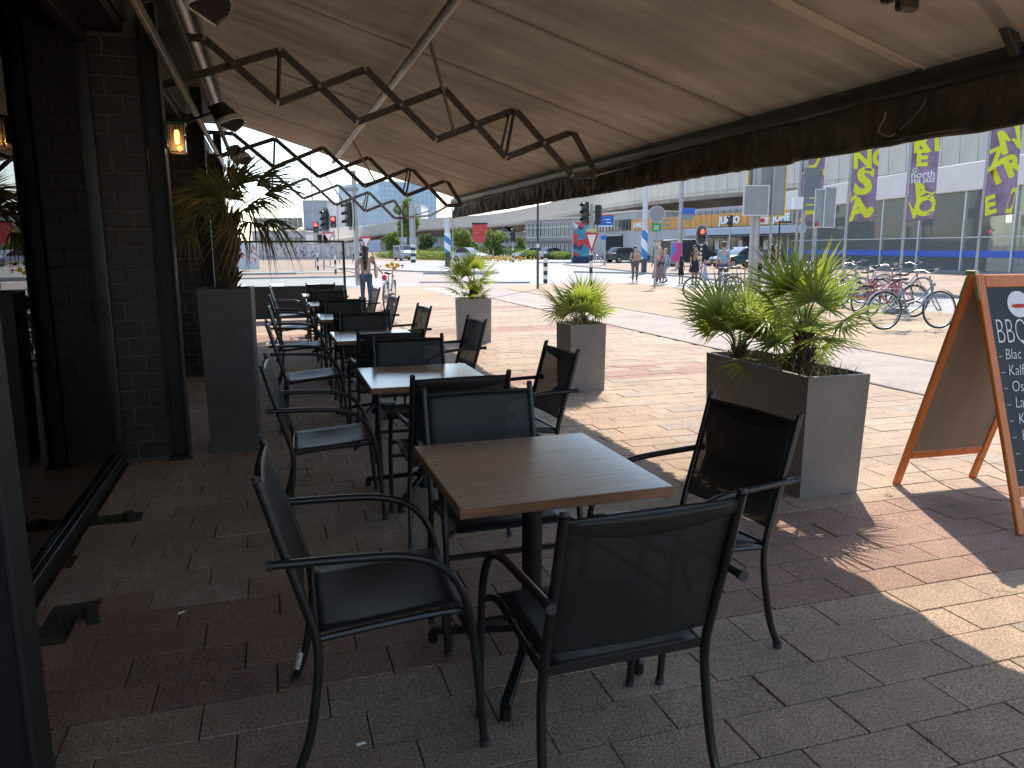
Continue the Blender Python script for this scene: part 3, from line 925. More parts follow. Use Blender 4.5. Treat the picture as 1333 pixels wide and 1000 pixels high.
def make_chair():
    t = thing('terrace_chair', '', 'chair', (0, 0, 0), 0, 'black armchairs around the terrace tables')
    for s in (-1, 1):
        y = .243 * s
        pts = crv([(-.335, y, .885), (-.285, y, .70), (-.232, y, .52), (-.205, y, .41), (-.205, y * 1.02, .30), (-.235, y * 1.05, .12), (-.275, y * 1.08, .012)], 5)
        mb = MB(); mb.tube(pts, .0135, 10); mb.build('back_leg', tube_m, t, smooth=True)
        y2 = .272 * s
        pts = crv([(.275, y2, .012), (.255, y2, .25), (.238, y2, .42), (.205, y2, .53), (.14, y2, .605), (.04, y2, .640), (-.10, y2, .650), (-.31, y2 * .99, .655)], 5)
        mb = MB(); mb.tube(pts, .0125, 10); mb.build('front_leg', tube_m, t, smooth=True)
        for p0, p1, r_ in (((-.31, y2 * .99, .655), (-.326, y2 * .99, .655), .0145), ((-.340, y, .885), (-.336, y, .897), .0125), ((.2765, y2, 0), (.2745, y2, .022), .0155), ((-.277, y * 1.08, 0), (-.273, y * 1.08, .022), .0165)):
            mb = MB(); mb.tube([p0, p1], r_, 10); mb.build('cap', cap_m, t, smooth=True)
        # seat rail
        mb = MB(); mb.tube(crv([(-.205, y * .97, .405), (0, y * .97, .425), (.20, y * .97, .435), (.236, y2 * .99, .425)], 4), .011, 8); mb.build('seat_rail', tube_m, t, smooth=True)
    mb = MB()
    def seat(u, v):
        x = -.20 + .435 * u; y = -.225 + .45 * v
        z = .412 + .034 * u - .018 * math.sin(PI * v) * math.sin(PI * min(1, u * 1.1)) - (.018 * max(0, (u - .9) / .1) ** 2)
        return (x, y, z + .010)
    mb.sheet(seat, 14, 10, (0, 0, .004)); mb.build('seat', seat_m, t, smooth='all')
    mb = MB()
    def back(u, v):      # u across, v up
        y = -.232 + .464 * u; z = .475 + .392 * v
        x = -.218 - .105 * v ** 1.05 - .022 * math.sin(PI * u) * (.5 + .5 * math.sin(PI * v))
        return (x, y, z)
    mb.sheet(back, 12, 14, (.003, 0, 0)); mb.build('backrest', sling_m, t, smooth='all')
    mb = MB()
    def hem(u, v):
        y = -.232 + .464 * u; sag = .030 * math.sin(PI * u) ** .8
        z = .868 - (.030 + sag) * v
        return (-.3345 - .004 + (.868 - z) * .27 - .022 * math.sin(PI * u) * .5 * (1 - .3 * v) , y, z)
    mb.sheet(hem, 12, 3, (.0015, 0, 0)); mb.build('top_hem', sling_m, t, smooth='all')
    mb = MB(); mb.tube([(-.326, -.243, .862), (-.333, 0, .866), (-.326, .243, .862)], .010, 8); mb.build('top_rail', tube_m, t, smooth=True)
    mb = MB()
    mb.bar((-.20, -.236, .415), (-.20, .236, .415), .012, .026, .003); mb.build('stretcher', tube_m, t); mb = MB(); mb.bar((.13, -.236, .408), (.13, .236, .408), .018, .018, .003); mb.build('stretcher', tube_m, t); mb = MB()
    mb.bar((.246, -.265, .345), (.246, .265, .345), .018, .018, .003)
    mb.build('stretcher', tube_m, t)
    return t

wood_top = None
def wood_mat():
    m = bpy.data.materials.new('laminate_oak'); m.use_nodes = True
    nt = m.node_tree; b = nt.nodes['Principled BSDF']; L = nt.links.new
    tc = nt.nodes.new('ShaderNodeTexCoord'); mp = nt.nodes.new('ShaderNodeMapping'); mp.inputs['Scale'].default_value = (1.6, 22, 1)
    L(tc.outputs['Object'], mp.inputs['Vector'])
    n = nt.nodes.new('ShaderNodeTexNoise'); n.inputs['Scale'].default_value = 2.4; n.inputs['Detail'].default_value = 8; n.inputs['Roughness'].default_value = .62; n.inputs['Distortion'].default_value = .4
    L(mp.outputs[0], n.inputs['Vector'])
    cr = nt.nodes.new('ShaderNodeValToRGB'); e = cr.color_ramp.elements
    e[0].position = .3; e[0].color = (.33, .225, .16, 1); e[1].position = .72; e[1].color = (.53, .39, .29, 1)
    L(n.outputs['Fac'], cr.inputs[0]); L(cr.outputs[0], b.inputs['Base Color'])
    n2 = nt.nodes.new('ShaderNodeTexNoise'); n2.inputs['Scale'].default_value = 7; L(tc.outputs['Object'], n2.inputs['Vector'])
    q = nt.nodes.new('ShaderNodeMapRange'); q.inputs['To Min'].default_value = .24; q.inputs['To Max'].default_value = .42; L(n2.outputs['Fac'], q.inputs['Value']); L(q.outputs[0], b.inputs['Roughness'])
    b.inputs['Specular IOR Level'].default_value = .8; b.inputs['Coat Weight'].default_value = 1.0; b.inputs['Coat Roughness'].default_value = .17; b.inputs['Coat IOR'].default_value = 1.9
    return m
top_m = wood_mat()
edge_m = mat('brown_edge_band', (.24, .115, .055), .45, noise=(6, .25, (1, 1, 8)))
base_m = mat('black_table_iron', (.010, .010, .010), .45, .2, noise=(20, .2))

def make_table():
    t = thing('terrace_table', '', 'table', (0, 0, 0), 0, 'square pedestal tables in a row along the window')
    mb = MB(); mb.box((0, 0, .738), (.704, .764, .004), .0015); mb.build('table_top', top_m, t)
    mb = MB(); mb.box((0, 0, .7215), (.71, .77, .031), .002); mb.build('edge_band', edge_m, t)
    mb = MB(); mb.tube([(0, 0, .06), (0, 0, .70)], .036, 16); mb.lathe([(.04, .03), (.05, .04), (.05, .13), (.04, .15)], 16)
    mb.build('column', base_m, t, smooth=True)
    mb = MB()
    for a in (0, PI / 2): mb.bar((-.27 * math.cos(a), -.27 * math.sin(a), .693), (.27 * math.cos(a), .27 * math.sin(a), .693), .03, .02, .003)
    mb.build('spider', base_m, t)
    for k in range(4):
        a = R(56) + k * PI / 2 + (.0 if k % 2 else .05)
        c, s = math.cos(a), math.sin(a)
        mb = MB(); mb.bar((.03 * c, .03 * s, .115), (.40 * c, .40 * s, .045), .034, .026, .004); mb.tube([(.395 * c, .395 * s, .0), (.395 * c, .395 * s, .04)], .019, 10)
        mb.build('foot', base_m, t)
    return t

WHERE_T = ['nearest brown table, with the wood grain showing and a chair on each side', 'second table from the camera, pale with reflected sky', 'third table along the row, showing a bright grey strip of top',
           'fourth table along the row, white with reflected sky beside a chair back', 'fifth table along the row, small and bright', 'last table of the row, before the glass wind screen']
TY = [2.50, 4.57, 6.85, 8.9, 11.02, 13.2]
tb = make_table(); tb['label'] = WHERE_T[0]; tb.location = (.85, TY[0], 0)
for k in range(1, 6):
    dup(tb, (.85, TY[k], 0), rr.uniform(-.012, .012), WHERE_T[k])
ORD = ['nearest', 'second', 'third', 'fourth', 'fifth', 'last']
ch = make_chair()
first = True
def put_chair(x, y, rz, label):
    global first
    if first:
        ch.location = (x, y, 0); ch.rotation_euler = (0, 0, rz); ch['label'] = label; first = False; return ch
    return dup(ch, (x, y, 0), rz, label)
# window side (facing +x), near side (facing +y), far side (facing -y), plaza side (facing -x)
LY = [2.33, 4.42, 6.72, 8.85, 11.0, 13.2]
NB = [(.85, 1.93), (.865, 3.96), (.84, 6.06), (.83, 8.0), (.82, 10.15), (.80, 12.4)]
FB = [(.85, 2.93), (.89, 5.03), (.86, 7.26), (.85, 9.3), (.84, 11.5), (.84, 13.75)]
RB = [(1.45, 2.50, 188), (1.38, 4.45, 183), (1.385, 6.54, 184), (1.24, 8.20, 186), (1.20, 10.05, 185), (1.26, 12.3, 186)]
for k in range(6):
    seat_word = f'at the {ORD[k]} table'
    put_chair(.275 + (.02 if k > 1 else 0) * (k - 1) * .5, LY[k], R(rr.uniform(-3, 2)) if k else R(-1), f'black armchair on the window side {seat_word}, facing the street')
    if k == 0: L1chair = ch
    put_chair(NB[k][0], NB[k][1], R(90 + (2 if k == 0 else rr.uniform(-2, 2))), f'black armchair with its back to the camera {seat_word}')
    put_chair(FB[k][0], FB[k][1], R(-90 + rr.uniform(-2, 2)), f'black armchair across {seat_word}, facing the camera with its seat under the top')
    put_chair(RB[k][0], RB[k][1], R(RB[k][2]), f'black armchair on the plaza side {seat_word}, facing the window')
# sticker on a rear leg of the nearest window-side chair
mb = MB(); mb.tube([(-.262, .262, .05), (-.244, .260, .11)], .0160, 10)
mb.build('sticker', stick_m, L1chair, smooth=True)

# ------------------------------------------------------------------ wind screen at the end of the terrace
scr = thing('wind_screen', 'black framed glass wind screen with solid lower panel closing the terrace', 'screen', (0, 0, 0))
mb = MB()
for x in (-.78, 1.52): mb.box((x, 16.92, .83), (.05, .05, 1.66), .004)
mb.box((.37, 16.92, 1.64), (2.25, .05, .04), .004); mb.box((.37, 16.92, .70), (2.25, .05, .04), .004); mb.box((.37, 16.92, .06), (2.25, .05, .04), .004)
mb.build('frame', steel_black, scr)
mb = MB(); mb.box((.37, 16.92, .38), (2.24, .03, .60)); mb.build('lower_panel', mat('dark_screen_panel', (.025, .022, .02), .6, noise=(4, .2)), scr)
mb = MB(); mb.box((.37, 16.92, 1.17), (2.24, .010, .90)); mb.build('pane', glass_mat('screen_pane', (.93, .95, .95), 1.3), scr)

# ------------------------------------------------------------------ planters
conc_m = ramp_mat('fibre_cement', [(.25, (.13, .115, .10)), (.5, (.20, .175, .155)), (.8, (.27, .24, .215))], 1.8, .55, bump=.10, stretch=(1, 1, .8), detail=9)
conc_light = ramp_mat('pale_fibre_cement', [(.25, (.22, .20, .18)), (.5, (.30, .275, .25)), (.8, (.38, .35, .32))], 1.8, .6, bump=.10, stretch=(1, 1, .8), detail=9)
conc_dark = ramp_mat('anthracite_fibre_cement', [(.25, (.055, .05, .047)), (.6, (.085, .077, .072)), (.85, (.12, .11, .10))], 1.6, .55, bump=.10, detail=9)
potsoil = mat('potting_soil', (.05, .035, .025), .95, noise=(40, .5), bump=(60, 1, .02))
def planter(label, loc, w, l, h, rz, m_, taper=.03):
    t = thing('planter', label, 'planter', loc, rz, 'stone look planters around the terrace')
    mb = MB()
    def ring(a, b_, z): return [(-a, -b_, z), (a, -b_, z), (a, b_, z), (-a, b_, z)]
    a, b_ = w / 2, l / 2; k = 1 - taper; th = .022
    vs_ = ring(a * k, b_ * k, 0) + ring(a, b_, h - .004) + ring(a - .004, b_ - .004, h) + ring(a - th, b_ - th, h) + ring(a - th, b_ - th, h - .12)
    fs = [(3, 2, 1, 0)]
    for r_ in range(4):
        for q in range(4): fs.append((r_ * 4 + q, r_ * 4 + (q + 1) % 4, r_ * 4 + 4 + (q + 1) % 4, r_ * 4 + 4 + q))
    mb._add(vs_, fs); mb.build('box', m_, t)
    mb = MB(); mb.grid(lambda u, v: ((u - .5) * (w - 2 * th), (v - .5) * (l - 2 * th), h - .05 + .02 * mnoise.noise(Vector((u * 9, v * 9, h)))), 14, 14)
    mb.build('soil', potsoil, t)
    return t
# positions follow the sight lines of their corners
planter('big rectangular grey planter holding three low fan palms', (3.19, 4.27, 0), .43, 1.16, .745, R(-1.5), conc_m, .05)
planter('square grey planter with a bushy fan palm, middle of three on the plaza', (3.14, 7.60, 0), .40, .42, .705, R(0), conc_m, .04)
planter('pale square planter farthest out, beside the fourth table', (3.10, 12.05, 0), .50, .50, .70, R(-4), conc_light, .04)
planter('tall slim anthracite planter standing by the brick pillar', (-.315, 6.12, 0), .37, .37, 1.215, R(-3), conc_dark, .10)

# ------------------------------------------------------------------ palms
leafA = cloth_mat('fan_leaf_green', (.25, .31, .07), 0, .55, .38, noise=(9, .3))
leafB = cloth_mat('fan_leaf_yellow_green', (.32, .37, .05), 0, .58, .38, noise=(9, .3))
leafD = cloth_mat('fan_leaf_dark', (.15, .17, .055), 0, .5, .45, noise=(9, .3))
leafDry = cloth_mat('fan_leaf_dry', (.20, .15, .07), 0, .3, .6, noise=(9, .3))
fib_m = ramp_mat('palm_fibre', [(.3, (.035, .02, .012)), (.7, (.12, .07, .04))], 30, .95, bump=1.0, stretch=(1, 1, .3), dist=.02)
pet_m = mat('leaf_stalk', (.16, .18, .06), .5)
def fan_mesh(m_, n=26, L0=.30, spread=250, droop=.25, petiole=.28, seed=0, split=.35, w0=.0092, name='leaf'):
    """one fan leaf: stalk along +x from the origin, then a pleated fan of leaflets"""
    q = random.Random(seed); mb = MB()
    pts = [Vector((petiole * k / 5, 0, .035 * math.sin(PI * k / 5))) for k in range(6)]
    mb.tube(pts, [.0055, .005, .0045, .004, .004, .0035], 5, mi=1)
    hub = pts[-1]
    for i in range(n):
        a = R(-spread / 2 + spread * i / (n - 1) + q.uniform(-2, 2))
        ln = L0 * (1 - .35 * abs(2 * i / (n - 1) - 1) ** 2) * q.uniform(.88, 1.08)
        d = Vector((math.cos(a), math.sin(a), 0)); sd = Vector((-d.y, d.x, 0))
        up0 = .10 * ln * (1 if i % 2 else -1) * .12
        dr = droop * q.uniform(.6, 1.5)
        C_ = []; seg = 5
        for k in range(seg + 1):
            s = k / seg
            C_.append(hub + d * (ln * s * (1 - .12 * dr * s)) + Vector((0, 0, .10 * ln * s * (1 - abs(2 * i / (n - 1) - 1)) - dr * ln * s * s * .6 + up0 * s)) + sd * q.uniform(-.003, .003) * s)
        wd = [ .3, .95, 1.0, .75, .42, .05]
        vs_ = []
        for k, c in enumerate(C_):
            w = w0 * wd[k]
            vs_ += [c - sd * w + Vector((0, 0, w * .55)), c, c + sd * w + Vector((0, 0, w * .55))]
        fs = []
        for k in range(seg):
            o = k * 3; fs += [(o, o + 1, o + 4, o + 3), (o + 1, o + 2, o + 5, o + 4)]
        mb._add(vs_, fs, 0)
    return mb.mesh(name, [m_, pet_m])
fans = {}
def fan(kind, v):
    k = (kind, v)
    if k not in fans:
        m_ = {'a': leafA, 'b': leafB, 'd': leafD, 'y': leafDry, 't': leafD, 's': leafB}[kind]
        kw = dict(n=24, L0=.33, spread=[210, 240, 270][v % 3], droop=[.15, .3, .5][v % 3], petiole=.26, seed=v * 7 + ord(kind))
        if kind in 'ty' : kw.update(n=20, L0=.50, spread=[120, 150, 200][v % 3], droop=[.9, 1.4, 1.9][v % 3], petiole=.34, w0=.012)
        if kind == 's': kw.update(n=18, L0=.24, petiole=.16)
        fans[k] = fan_mesh(m_, **kw)
    return fans[k]
def put_leaf(root, base, az, el, kind, v, s=1.0, roll=0.0):
    o = link('leaf', fan(kind, v), root)
    o.location = base
    o.rotation_mode = 'XYZ'
    M_ = Matrix.Rotation(az, 4, 'Z') @ Matrix.Rotation(-el, 4, 'Y') @ Matrix.Rotation(roll, 4, 'X')
    o.rotation_euler = M_.to_euler(); o.scale = (s, s, s)
    return o
def trunk(root, p, h, r0, r1, spikes=60, seed=1, lean=(0, 0)):
    q = random.Random(seed); mb = MB()
    pts = [Vector(p) + Vector((lean[0] * k / 6, lean[1] * k / 6, h * k / 6)) for k in range(7)]
    mb.tube(pts, [r0 * .9, r0, r0, (r0 + r1) / 2, r1, r1 * 1.1, r1 * .8], 14)
    for i in range(spikes):
        s = q.random(); c = Vector(p) + Vector((lean[0] * s, lean[1] * s, h * s)); a = q.uniform(0, 6.3); r_ = r0 + (r1 - r0) * s
        d = Vector((math.cos(a), math.sin(a), 0))
        b0 = c + d * r_ * .8
        tip = c + d * (r_ + q.uniform(.015, .05)) + Vector((0, 0, q.uniform(.03, .09)))
        mb.tube([b0, (b0 + tip) / 2 + Vector((0, 0, -.004)), tip], [.014, .010, .002], 5)
    return mb.build('trunk', fib_m, root, smooth=True)

# big planter: three palms
zt = .70
pq = random.Random(3)
def low_palm(label, loc, n, lean_out, kinds, h, r_, ssc, elr=(5, 80), seed=1, grp='fan palms in the planters', bias=None, spikes=40):
    q = random.Random(seed)
    t = thing('fan_palm', label, 'palm', loc, 0, grp)
    trunk(t, (0, 0, -.02), h, r_, r_ * .8, spikes, seed)
    for i in range(n):
        az = i * 2.399 + q.uniform(-.3, .3)
        f = i / max(1, n - 1)
        el = R(elr[1] + (elr[0] - elr[1]) * f + q.uniform(-8, 8))
        s = ssc * q.uniform(.8, 1.12)
        if bias: s *= 1 + bias[1] * math.cos(az - bias[0])
        put_leaf(t, (.6 * r_ * math.cos(az), .6 * r_ * math.sin(az), h - .03 - .10 * f * (h > .12)), az, el, q.choice(kinds), q.randrange(3), s, q.uniform(-.5, .5))
    return t
low_palm('fan palm with a short dark fibrous trunk at the camera end of the big planter', (3.17, 4.02, zt), 17, 0, 'aabb', .31, .042, 1.02, (14, 80), 4, spikes=70)
low_palm('bushy fan palm at the far left end of the big planter', (3.14, 4.68, zt), 17, 0, 'aabb', .10, .045, 1.05, (22, 80), 5)
low_palm('low palm sprouting over the right edge of the big planter', (3.30, 4.30, zt), 10, 0, 'abbs', .06, .035, .88, (4, 66), 6)
low_palm('bushy fan palm in the middle square planter', (3.14, 7.60, .66), 22, 0, 'abbs', .08, .05, .98, (22, 82), 7)
low_palm('bright yellow green fan palm in the pale farthest planter', (3.10, 12.05, .66), 12, 0, 'bbb', .34, .06, 1.12, (12, 80), 8)
low_palm('small palm shoots around the foot of the palm in the pale planter', (3.06, 11.95, .66), 9, 0, 'bbs', .05, .04, .85, (15, 60), 18)
# tall palm
tp = thing('fan_palm', 'tall windmill palm with drooping dark leaves in the tall slim planter', 'palm', (-.30, 6.12, 1.17), 0, 'fan palms in the planters')
trunk(tp, (0, 0, -.03), .62, .062, .052, 150, 9, (.03, 0))
q = random.Random(21)
for i in range(26):
    az = i * 2.399 + q.uniform(-.25, .25); f = i / 25
    el = R(82 - 82 * f + q.uniform(-10, 8))
    s = q.uniform(.56, .78) * (1 + .25 * math.cos(az + .2))
    kind = 't' if f < .86 else 'y'
    if f < .3: kind = 'd'
    put_leaf(tp, (.03 * math.cos(az), .03 * math.sin(az), .60 - .13 * f), az, el, kind, q.randrange(3), s * (1.1 if kind == 'd' else 1), q.uniform(-.5, .5))
# dry debris on the soil
mb = MB()
for (cx, cy, w, l, z) in ((3.19, 4.27, .36, 1.05, .70), (3.14, 7.6, .33, .35, .66)):
    for i in range(260):
        p = Vector((cx + q.uniform(-.5, .5) * w, cy + q.uniform(-.5, .5) * l, z + q.uniform(0, .03)))
        blade(mb, p, q.uniform(0, 6.3), q.uniform(.04, .14), .003, 1.2)
tag(mb.build('ground_plants', cloth_mat('dry_grass', (.25, .20, .09), 0, .3, .8, noise=(5, .4)), None), kind='stuff', label='dry grassy undergrowth on the soil of the planters', cat='undergrowth')

# ------------------------------------------------------------------ chalkboard A-frame
ab_wood = ramp_mat('orange_stained_pine', [(.2, (.44, .11, .018)), (.6, (.62, .18, .032)), (.85, (.68, .25, .06))], 3, .42, stretch=(6, 6, 1), bump=.15, detail=7)
chalk_bg = mat('chalkboard_black', (.018, .02, .024), .6, noise=(3, .35))
board_back = ramp_mat('hardboard_back', [(.3, (.20, .155, .105)), (.7, (.27, .215, .155))], 2.5, .7, stretch=(4, 1, 1))
chalk = mat('white_chalk', (.72, .72, .70), .95, noise=(40, .3))
A_far = G(1165, 632); A_farR = G(1270, 622); A_near = G(1320, 695)
ux = (A_farR - A_far); ux.z = 0; Wd = .64; ux.normalize(); uy = Vector((-ux.y, ux.x, 0))
apex = (A_far + A_near) / 2
spread = abs((A_near - A_far).dot(uy)) / 2
ab = thing('chalkboard_sign', 'orange wood framed folding chalkboard with a handwritten BBQ menu', 'sign', apex, math.atan2(ux.y, ux.x))
Ht = 1.34
def leg_pt(side, x, s):      # s from 0 ground to 1 apex; side -1 near (menu), +1 far
    return Vector((x, side * (spread * (1 - s) + .018), Ht * s))
skew = (A_near - A_far).dot(ux) / 2
for side, nm in ((1, 'far'), (-1, 'menu')):
    sk = -side * skew * .0
    leaf_root = link('board_leaf', None, ab)
    th = math.atan2(spread, Ht)
    nrm = Vector((0, side * math.cos(th), math.sin(th)))
    for x in (.025, Wd - .025):
        mb = MB(); mb.bar(leg_pt(side, x, 0.0), leg_pt(side, x, 1.0), .05, .026, .004, up=tuple(nrm)); mb.build('leg', ab_wood, leaf_root)
    for s0, hh in ((.155, .05), (.972, .07)):
        mb = MB(); p0 = leg_pt(side, .052, s0) ; p1 = leg_pt(side, Wd - .052, s0)
        mb.bar(p0, p1, hh, .022, .004, up=tuple(nrm)); mb.build('cross_rail', ab_wood, leaf_root)
    mb = MB(); a0, a1 = leg_pt(side, .05, .175), leg_pt(side, Wd - .05, .175); b1, b0 = leg_pt(side, Wd - .05, .95), leg_pt(side, .05, .95)
    o_ = nrm * .004
    vs_ = [a0 + o_, a1 + o_, b1 + o_, b0 + o_, a0 - o_, a1 - o_, b1 - o_, b0 - o_]
    fr_ = (0, 1, 2, 3) if side < 0 else (3, 2, 1, 0)
    mb._add(vs_, [fr_], 0); mb._add(vs_, [(7, 6, 5, 4) if side < 0 else (4, 5, 6, 7), (0, 4, 5, 1), (1, 5, 6, 2), (2, 6, 7, 3), (3, 7, 4, 0)], 1)
    pn = mb.build('panel', [chalk_bg, board_back], leaf_root)
    if side < 0:
        # lettering plane basis
        ex = Vector((1, 0, 0)); ey = (leg_pt(side, 0, 1) - leg_pt(side, 0, 0)).normalized(); ez = ex.cross(ey)
        Bm = Matrix((ex, ey, ez)).transposed().to_4x4()
        def write(s_, size, x, up_, bold=0., shear=.0, sx=.8):
            me = text_mesh(s_, size, .0006, chalk, shear, bold)
            p = leg_pt(side, x, 0) + ey * up_ + ez * .0062
            o = link('lettering', me, leaf_root); o.matrix_local = Matrix.Translation(p) @ Bm @ Matrix.Rotation(random.uniform(-.02, .02), 4, 'Z') @ Matrix.Diagonal((sx, 1, 1, 1))
            return o
        write('BBQ', .20, .07, 1.02, -.004, 0, .56)
        yy = .93
        for s_ in ('Blac', 'Kalf', 'Oss', 'La', 'Ko', 'Ki', 'K', 'K', 'H'):
            write('–', .07, .062 + (.93 - yy) * .02, yy, -.001, 0, .7)
            write(s_, .085, .105 + (.93 - yy) * .05, yy, -.001, .15, .8); yy -= .088
        mb = MB(); c0 = leg_pt(side, .255, 0) + ey * 1.235 + ez * .006
        mb._add([c0 + (ex * math.cos(k * PI / 12) + ey * math.sin(k * PI / 12)) * .075 for k in range(24)], [tuple(range(24))]); mb.build('logo_disc', mat('logo_white', (.75, .73, .72), .7), leaf_root)
        mb = MB(); c1 = c0 + ez * .0015 - ey * .01
        mb._add([c1 + (ex * math.cos(k * PI / 12) * .05 + ey * math.sin(k * PI / 12) * .012) for k in range(24)], [tuple(range(24))]); mb.build('logo_mark', mat('logo_red', (.5, .03, .02), .7), leaf_root)
mb = MB()
mb.box((.0, .0, Ht + .008), (.03, .07, .03), .004)
for sgn in (-1, 1):
    p0 = leg_pt(sgn, -.004, .99); p1 = leg_pt(sgn, -.004, .90); mb.bar(p0, p1, .003, .022, 0)
mb.build('hinge', mat('brass_hinge', (.45, .36, .22), .45, .8), ab)
mb = MB()
pts = [leg_pt(1, Wd - .03, .16), leg_pt(-1, Wd - .03, .16)]
for x in (.06, Wd - .06):
    mb = MB()
    a_, b_ = leg_pt(1, x, .12), leg_pt(-1, x, .12)
    N = 24
    mb.tube([a_.lerp(b_, k / N) - Vector((0, 0, .07 * math.sin(PI * k / N) )) for k in range(N + 1)], [.0022 if k % 2 else .0036 for k in range(N + 1)], 5)
    mb.build('chain', bolt_m, ab)
# ================================================================== the city beyond
def ray_line(px, py, A, e):
    """point where the upright plane through A along e meets the sight line; returns (s along e, z)"""
    d = _rt * ((px - 666.5) / FPX) - _up * ((py - 500) / FPX) + _fw
    n = Vector((-e.y, e.x, 0)); t = n.dot(A) / n.dot(d)
    p = d * t
    return (p - A).dot(e), EYE + d.z * t

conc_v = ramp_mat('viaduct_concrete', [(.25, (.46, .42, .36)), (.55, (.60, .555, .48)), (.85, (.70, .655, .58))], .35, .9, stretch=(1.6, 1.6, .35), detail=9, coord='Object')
conc_s = ramp_mat('viaduct_soffit', [(.3, (.22, .17, .13)), (.7, (.36, .30, .24))], .4, .9, detail=6)  # darker, browner concrete: shade of the underside put into its colour
win_dark = mat('far_window_glass', (.035, .045, .06), .08, spec=.8)
win_blue = mat('blue_tower_glass', (.22, .36, .48), .15, spec=.8, noise=(.2, .35))
white_fr = mat('white_window_frame', (.62, .62, .60), .6)

# ---- viaduct
VP = [(1700, 165, 6.5), (1500, 200, 6.5), (1333, 223, 6.5), (1200, 238, 6.5), (1050, 251, 6.5), (900, 263, 6.5), (800, 275, 6.5), (700, 291, 6.5), (635, 297.5, 6.5), (570, 300.5, 6.3), (520, 304.5, 5.6), (470, 311.5, 4.0), (430, 318, 2.4)]
vpts = [G(*p) for p in VP]
fine = crv(vpts, 40)
acc = [0.0]
for a, b_ in zip(fine[:-1], fine[1:]): acc.append(acc[-1] + (b_ - a).length)
def at_len(s):
    i = 0
    lo, hi = 0, len(acc) - 1
    while hi - lo > 1:
        m_ = (lo + hi) // 2
        if acc[m_] <= s: lo = m_
        else: hi = m_
    t = (s - acc[lo]) / max(1e-6, acc[hi] - acc[lo])
    return fine[lo].lerp(fine[hi], min(1, t))
via = thing('viaduct', 'long curved concrete road viaduct crossing the sky behind the plaza', 'viaduct', (0, 0, 0))
via_o = Vector((0, 0, 0))
Ltot = acc[-1]; step = 1.75; s = 0.0; k = 0
pan_n = 0
decks = []
while s < Ltot - step:
    st = step if s < 220 else 3.5
    a, b_ = at_len(s + .02), at_len(min(Ltot, s + st - .02))
    d = (b_ - a); L_ = d.length; dn = Vector((d.x, d.y, 0)).normalized(); nrm = Vector((-dn.y, dn.x, 0))
    if nrm.dot(a) < 0: nrm = -nrm          # away from the viewer
    mb = MB(); mb.box((0, 0, 0), (L_, .22, 3.0), .03)
    c = (a + b_) / 2
    me = mb.mesh('parapet_panel', conc_v)
    o = link('parapet_panel', me, via, (c.x, c.y, c.z + 2.05 + .015 * math.sin(k * 2.1)))
    ang = math.atan2(dn.y, dn.x); o.rotation_euler = (R(3) * (1 if nrm.dot(Vector((-math.sin(ang), math.cos(ang), 0))) > 0 else -1), -math.atan2(d.z, math.hypot(d.x, d.y)), ang)
    s += st; k += 1
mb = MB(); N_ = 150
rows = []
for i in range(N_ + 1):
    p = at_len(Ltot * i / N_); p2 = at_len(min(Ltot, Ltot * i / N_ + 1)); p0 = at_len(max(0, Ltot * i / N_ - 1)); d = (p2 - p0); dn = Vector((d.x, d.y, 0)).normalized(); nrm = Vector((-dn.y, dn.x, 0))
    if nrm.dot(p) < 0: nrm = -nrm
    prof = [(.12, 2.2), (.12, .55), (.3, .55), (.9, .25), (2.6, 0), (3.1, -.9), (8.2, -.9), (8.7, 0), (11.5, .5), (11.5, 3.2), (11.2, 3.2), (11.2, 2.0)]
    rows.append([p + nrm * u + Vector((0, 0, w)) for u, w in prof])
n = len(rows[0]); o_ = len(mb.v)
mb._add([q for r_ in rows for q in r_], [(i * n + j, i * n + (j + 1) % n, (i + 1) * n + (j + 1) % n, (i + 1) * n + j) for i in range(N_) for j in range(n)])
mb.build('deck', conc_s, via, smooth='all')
def along(z0, z1, u0, u1):
    mb = MB(); rows = []
    for i in range(N_ + 1):
        p = at_len(Ltot * i / N_); p2 = at_len(min(Ltot, Ltot * i / N_ + 1)); p0 = at_len(max(0, Ltot * i / N_ - 1)); dn = Vector(((p2 - p0).x, (p2 - p0).y, 0)).normalized(); nrm = Vector((-dn.y, dn.x, 0))
        if nrm.dot(p) < 0: nrm = -nrm
        rows.append([p + nrm * u + Vector((0, 0, w)) for u, w in ((u0, z0), (u0, z1), (u1, z1), (u1, z0))])
    mb._add([q for r_ in rows for q in r_], [(i * 4 + j, i * 4 + (j + 1) % 4, (i + 1) * 4 + (j + 1) % 4, (i + 1) * 4 + j) for i in range(N_) for j in range(4)])
    return mb
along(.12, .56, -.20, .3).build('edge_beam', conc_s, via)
along(.95, 1.05, -.17, .0).build('drip_ledge', conc_v, via)
along(3.50, 3.68, -.22, .28).build('coping', conc_v, via)
for px in (1390, 1120, 985, 745, 655, 598, 548, 500):
    i_ = min(range(len(fine)), key=lambda i: abs((666.5 + FPX * (fine[i] - Vector((0, 0, EYE))).dot(_rt) / max(.1, (fine[i] - Vector((0, 0, EYE))).dot(_fw))) - px))
    p = fine[i_]; f2 = Vector((p.x, p.y, 0)).normalized() * 5.6
    mb = MB(); mb.box((0, 0, (p.z - .9) / 2), (2.6, 1.4, p.z - .9), .15)
    mb.build('pier', conc_v, via, (p.x + f2.x, p.y + f2.y, 0), math.atan2(f2.y, f2.x) + PI / 2)

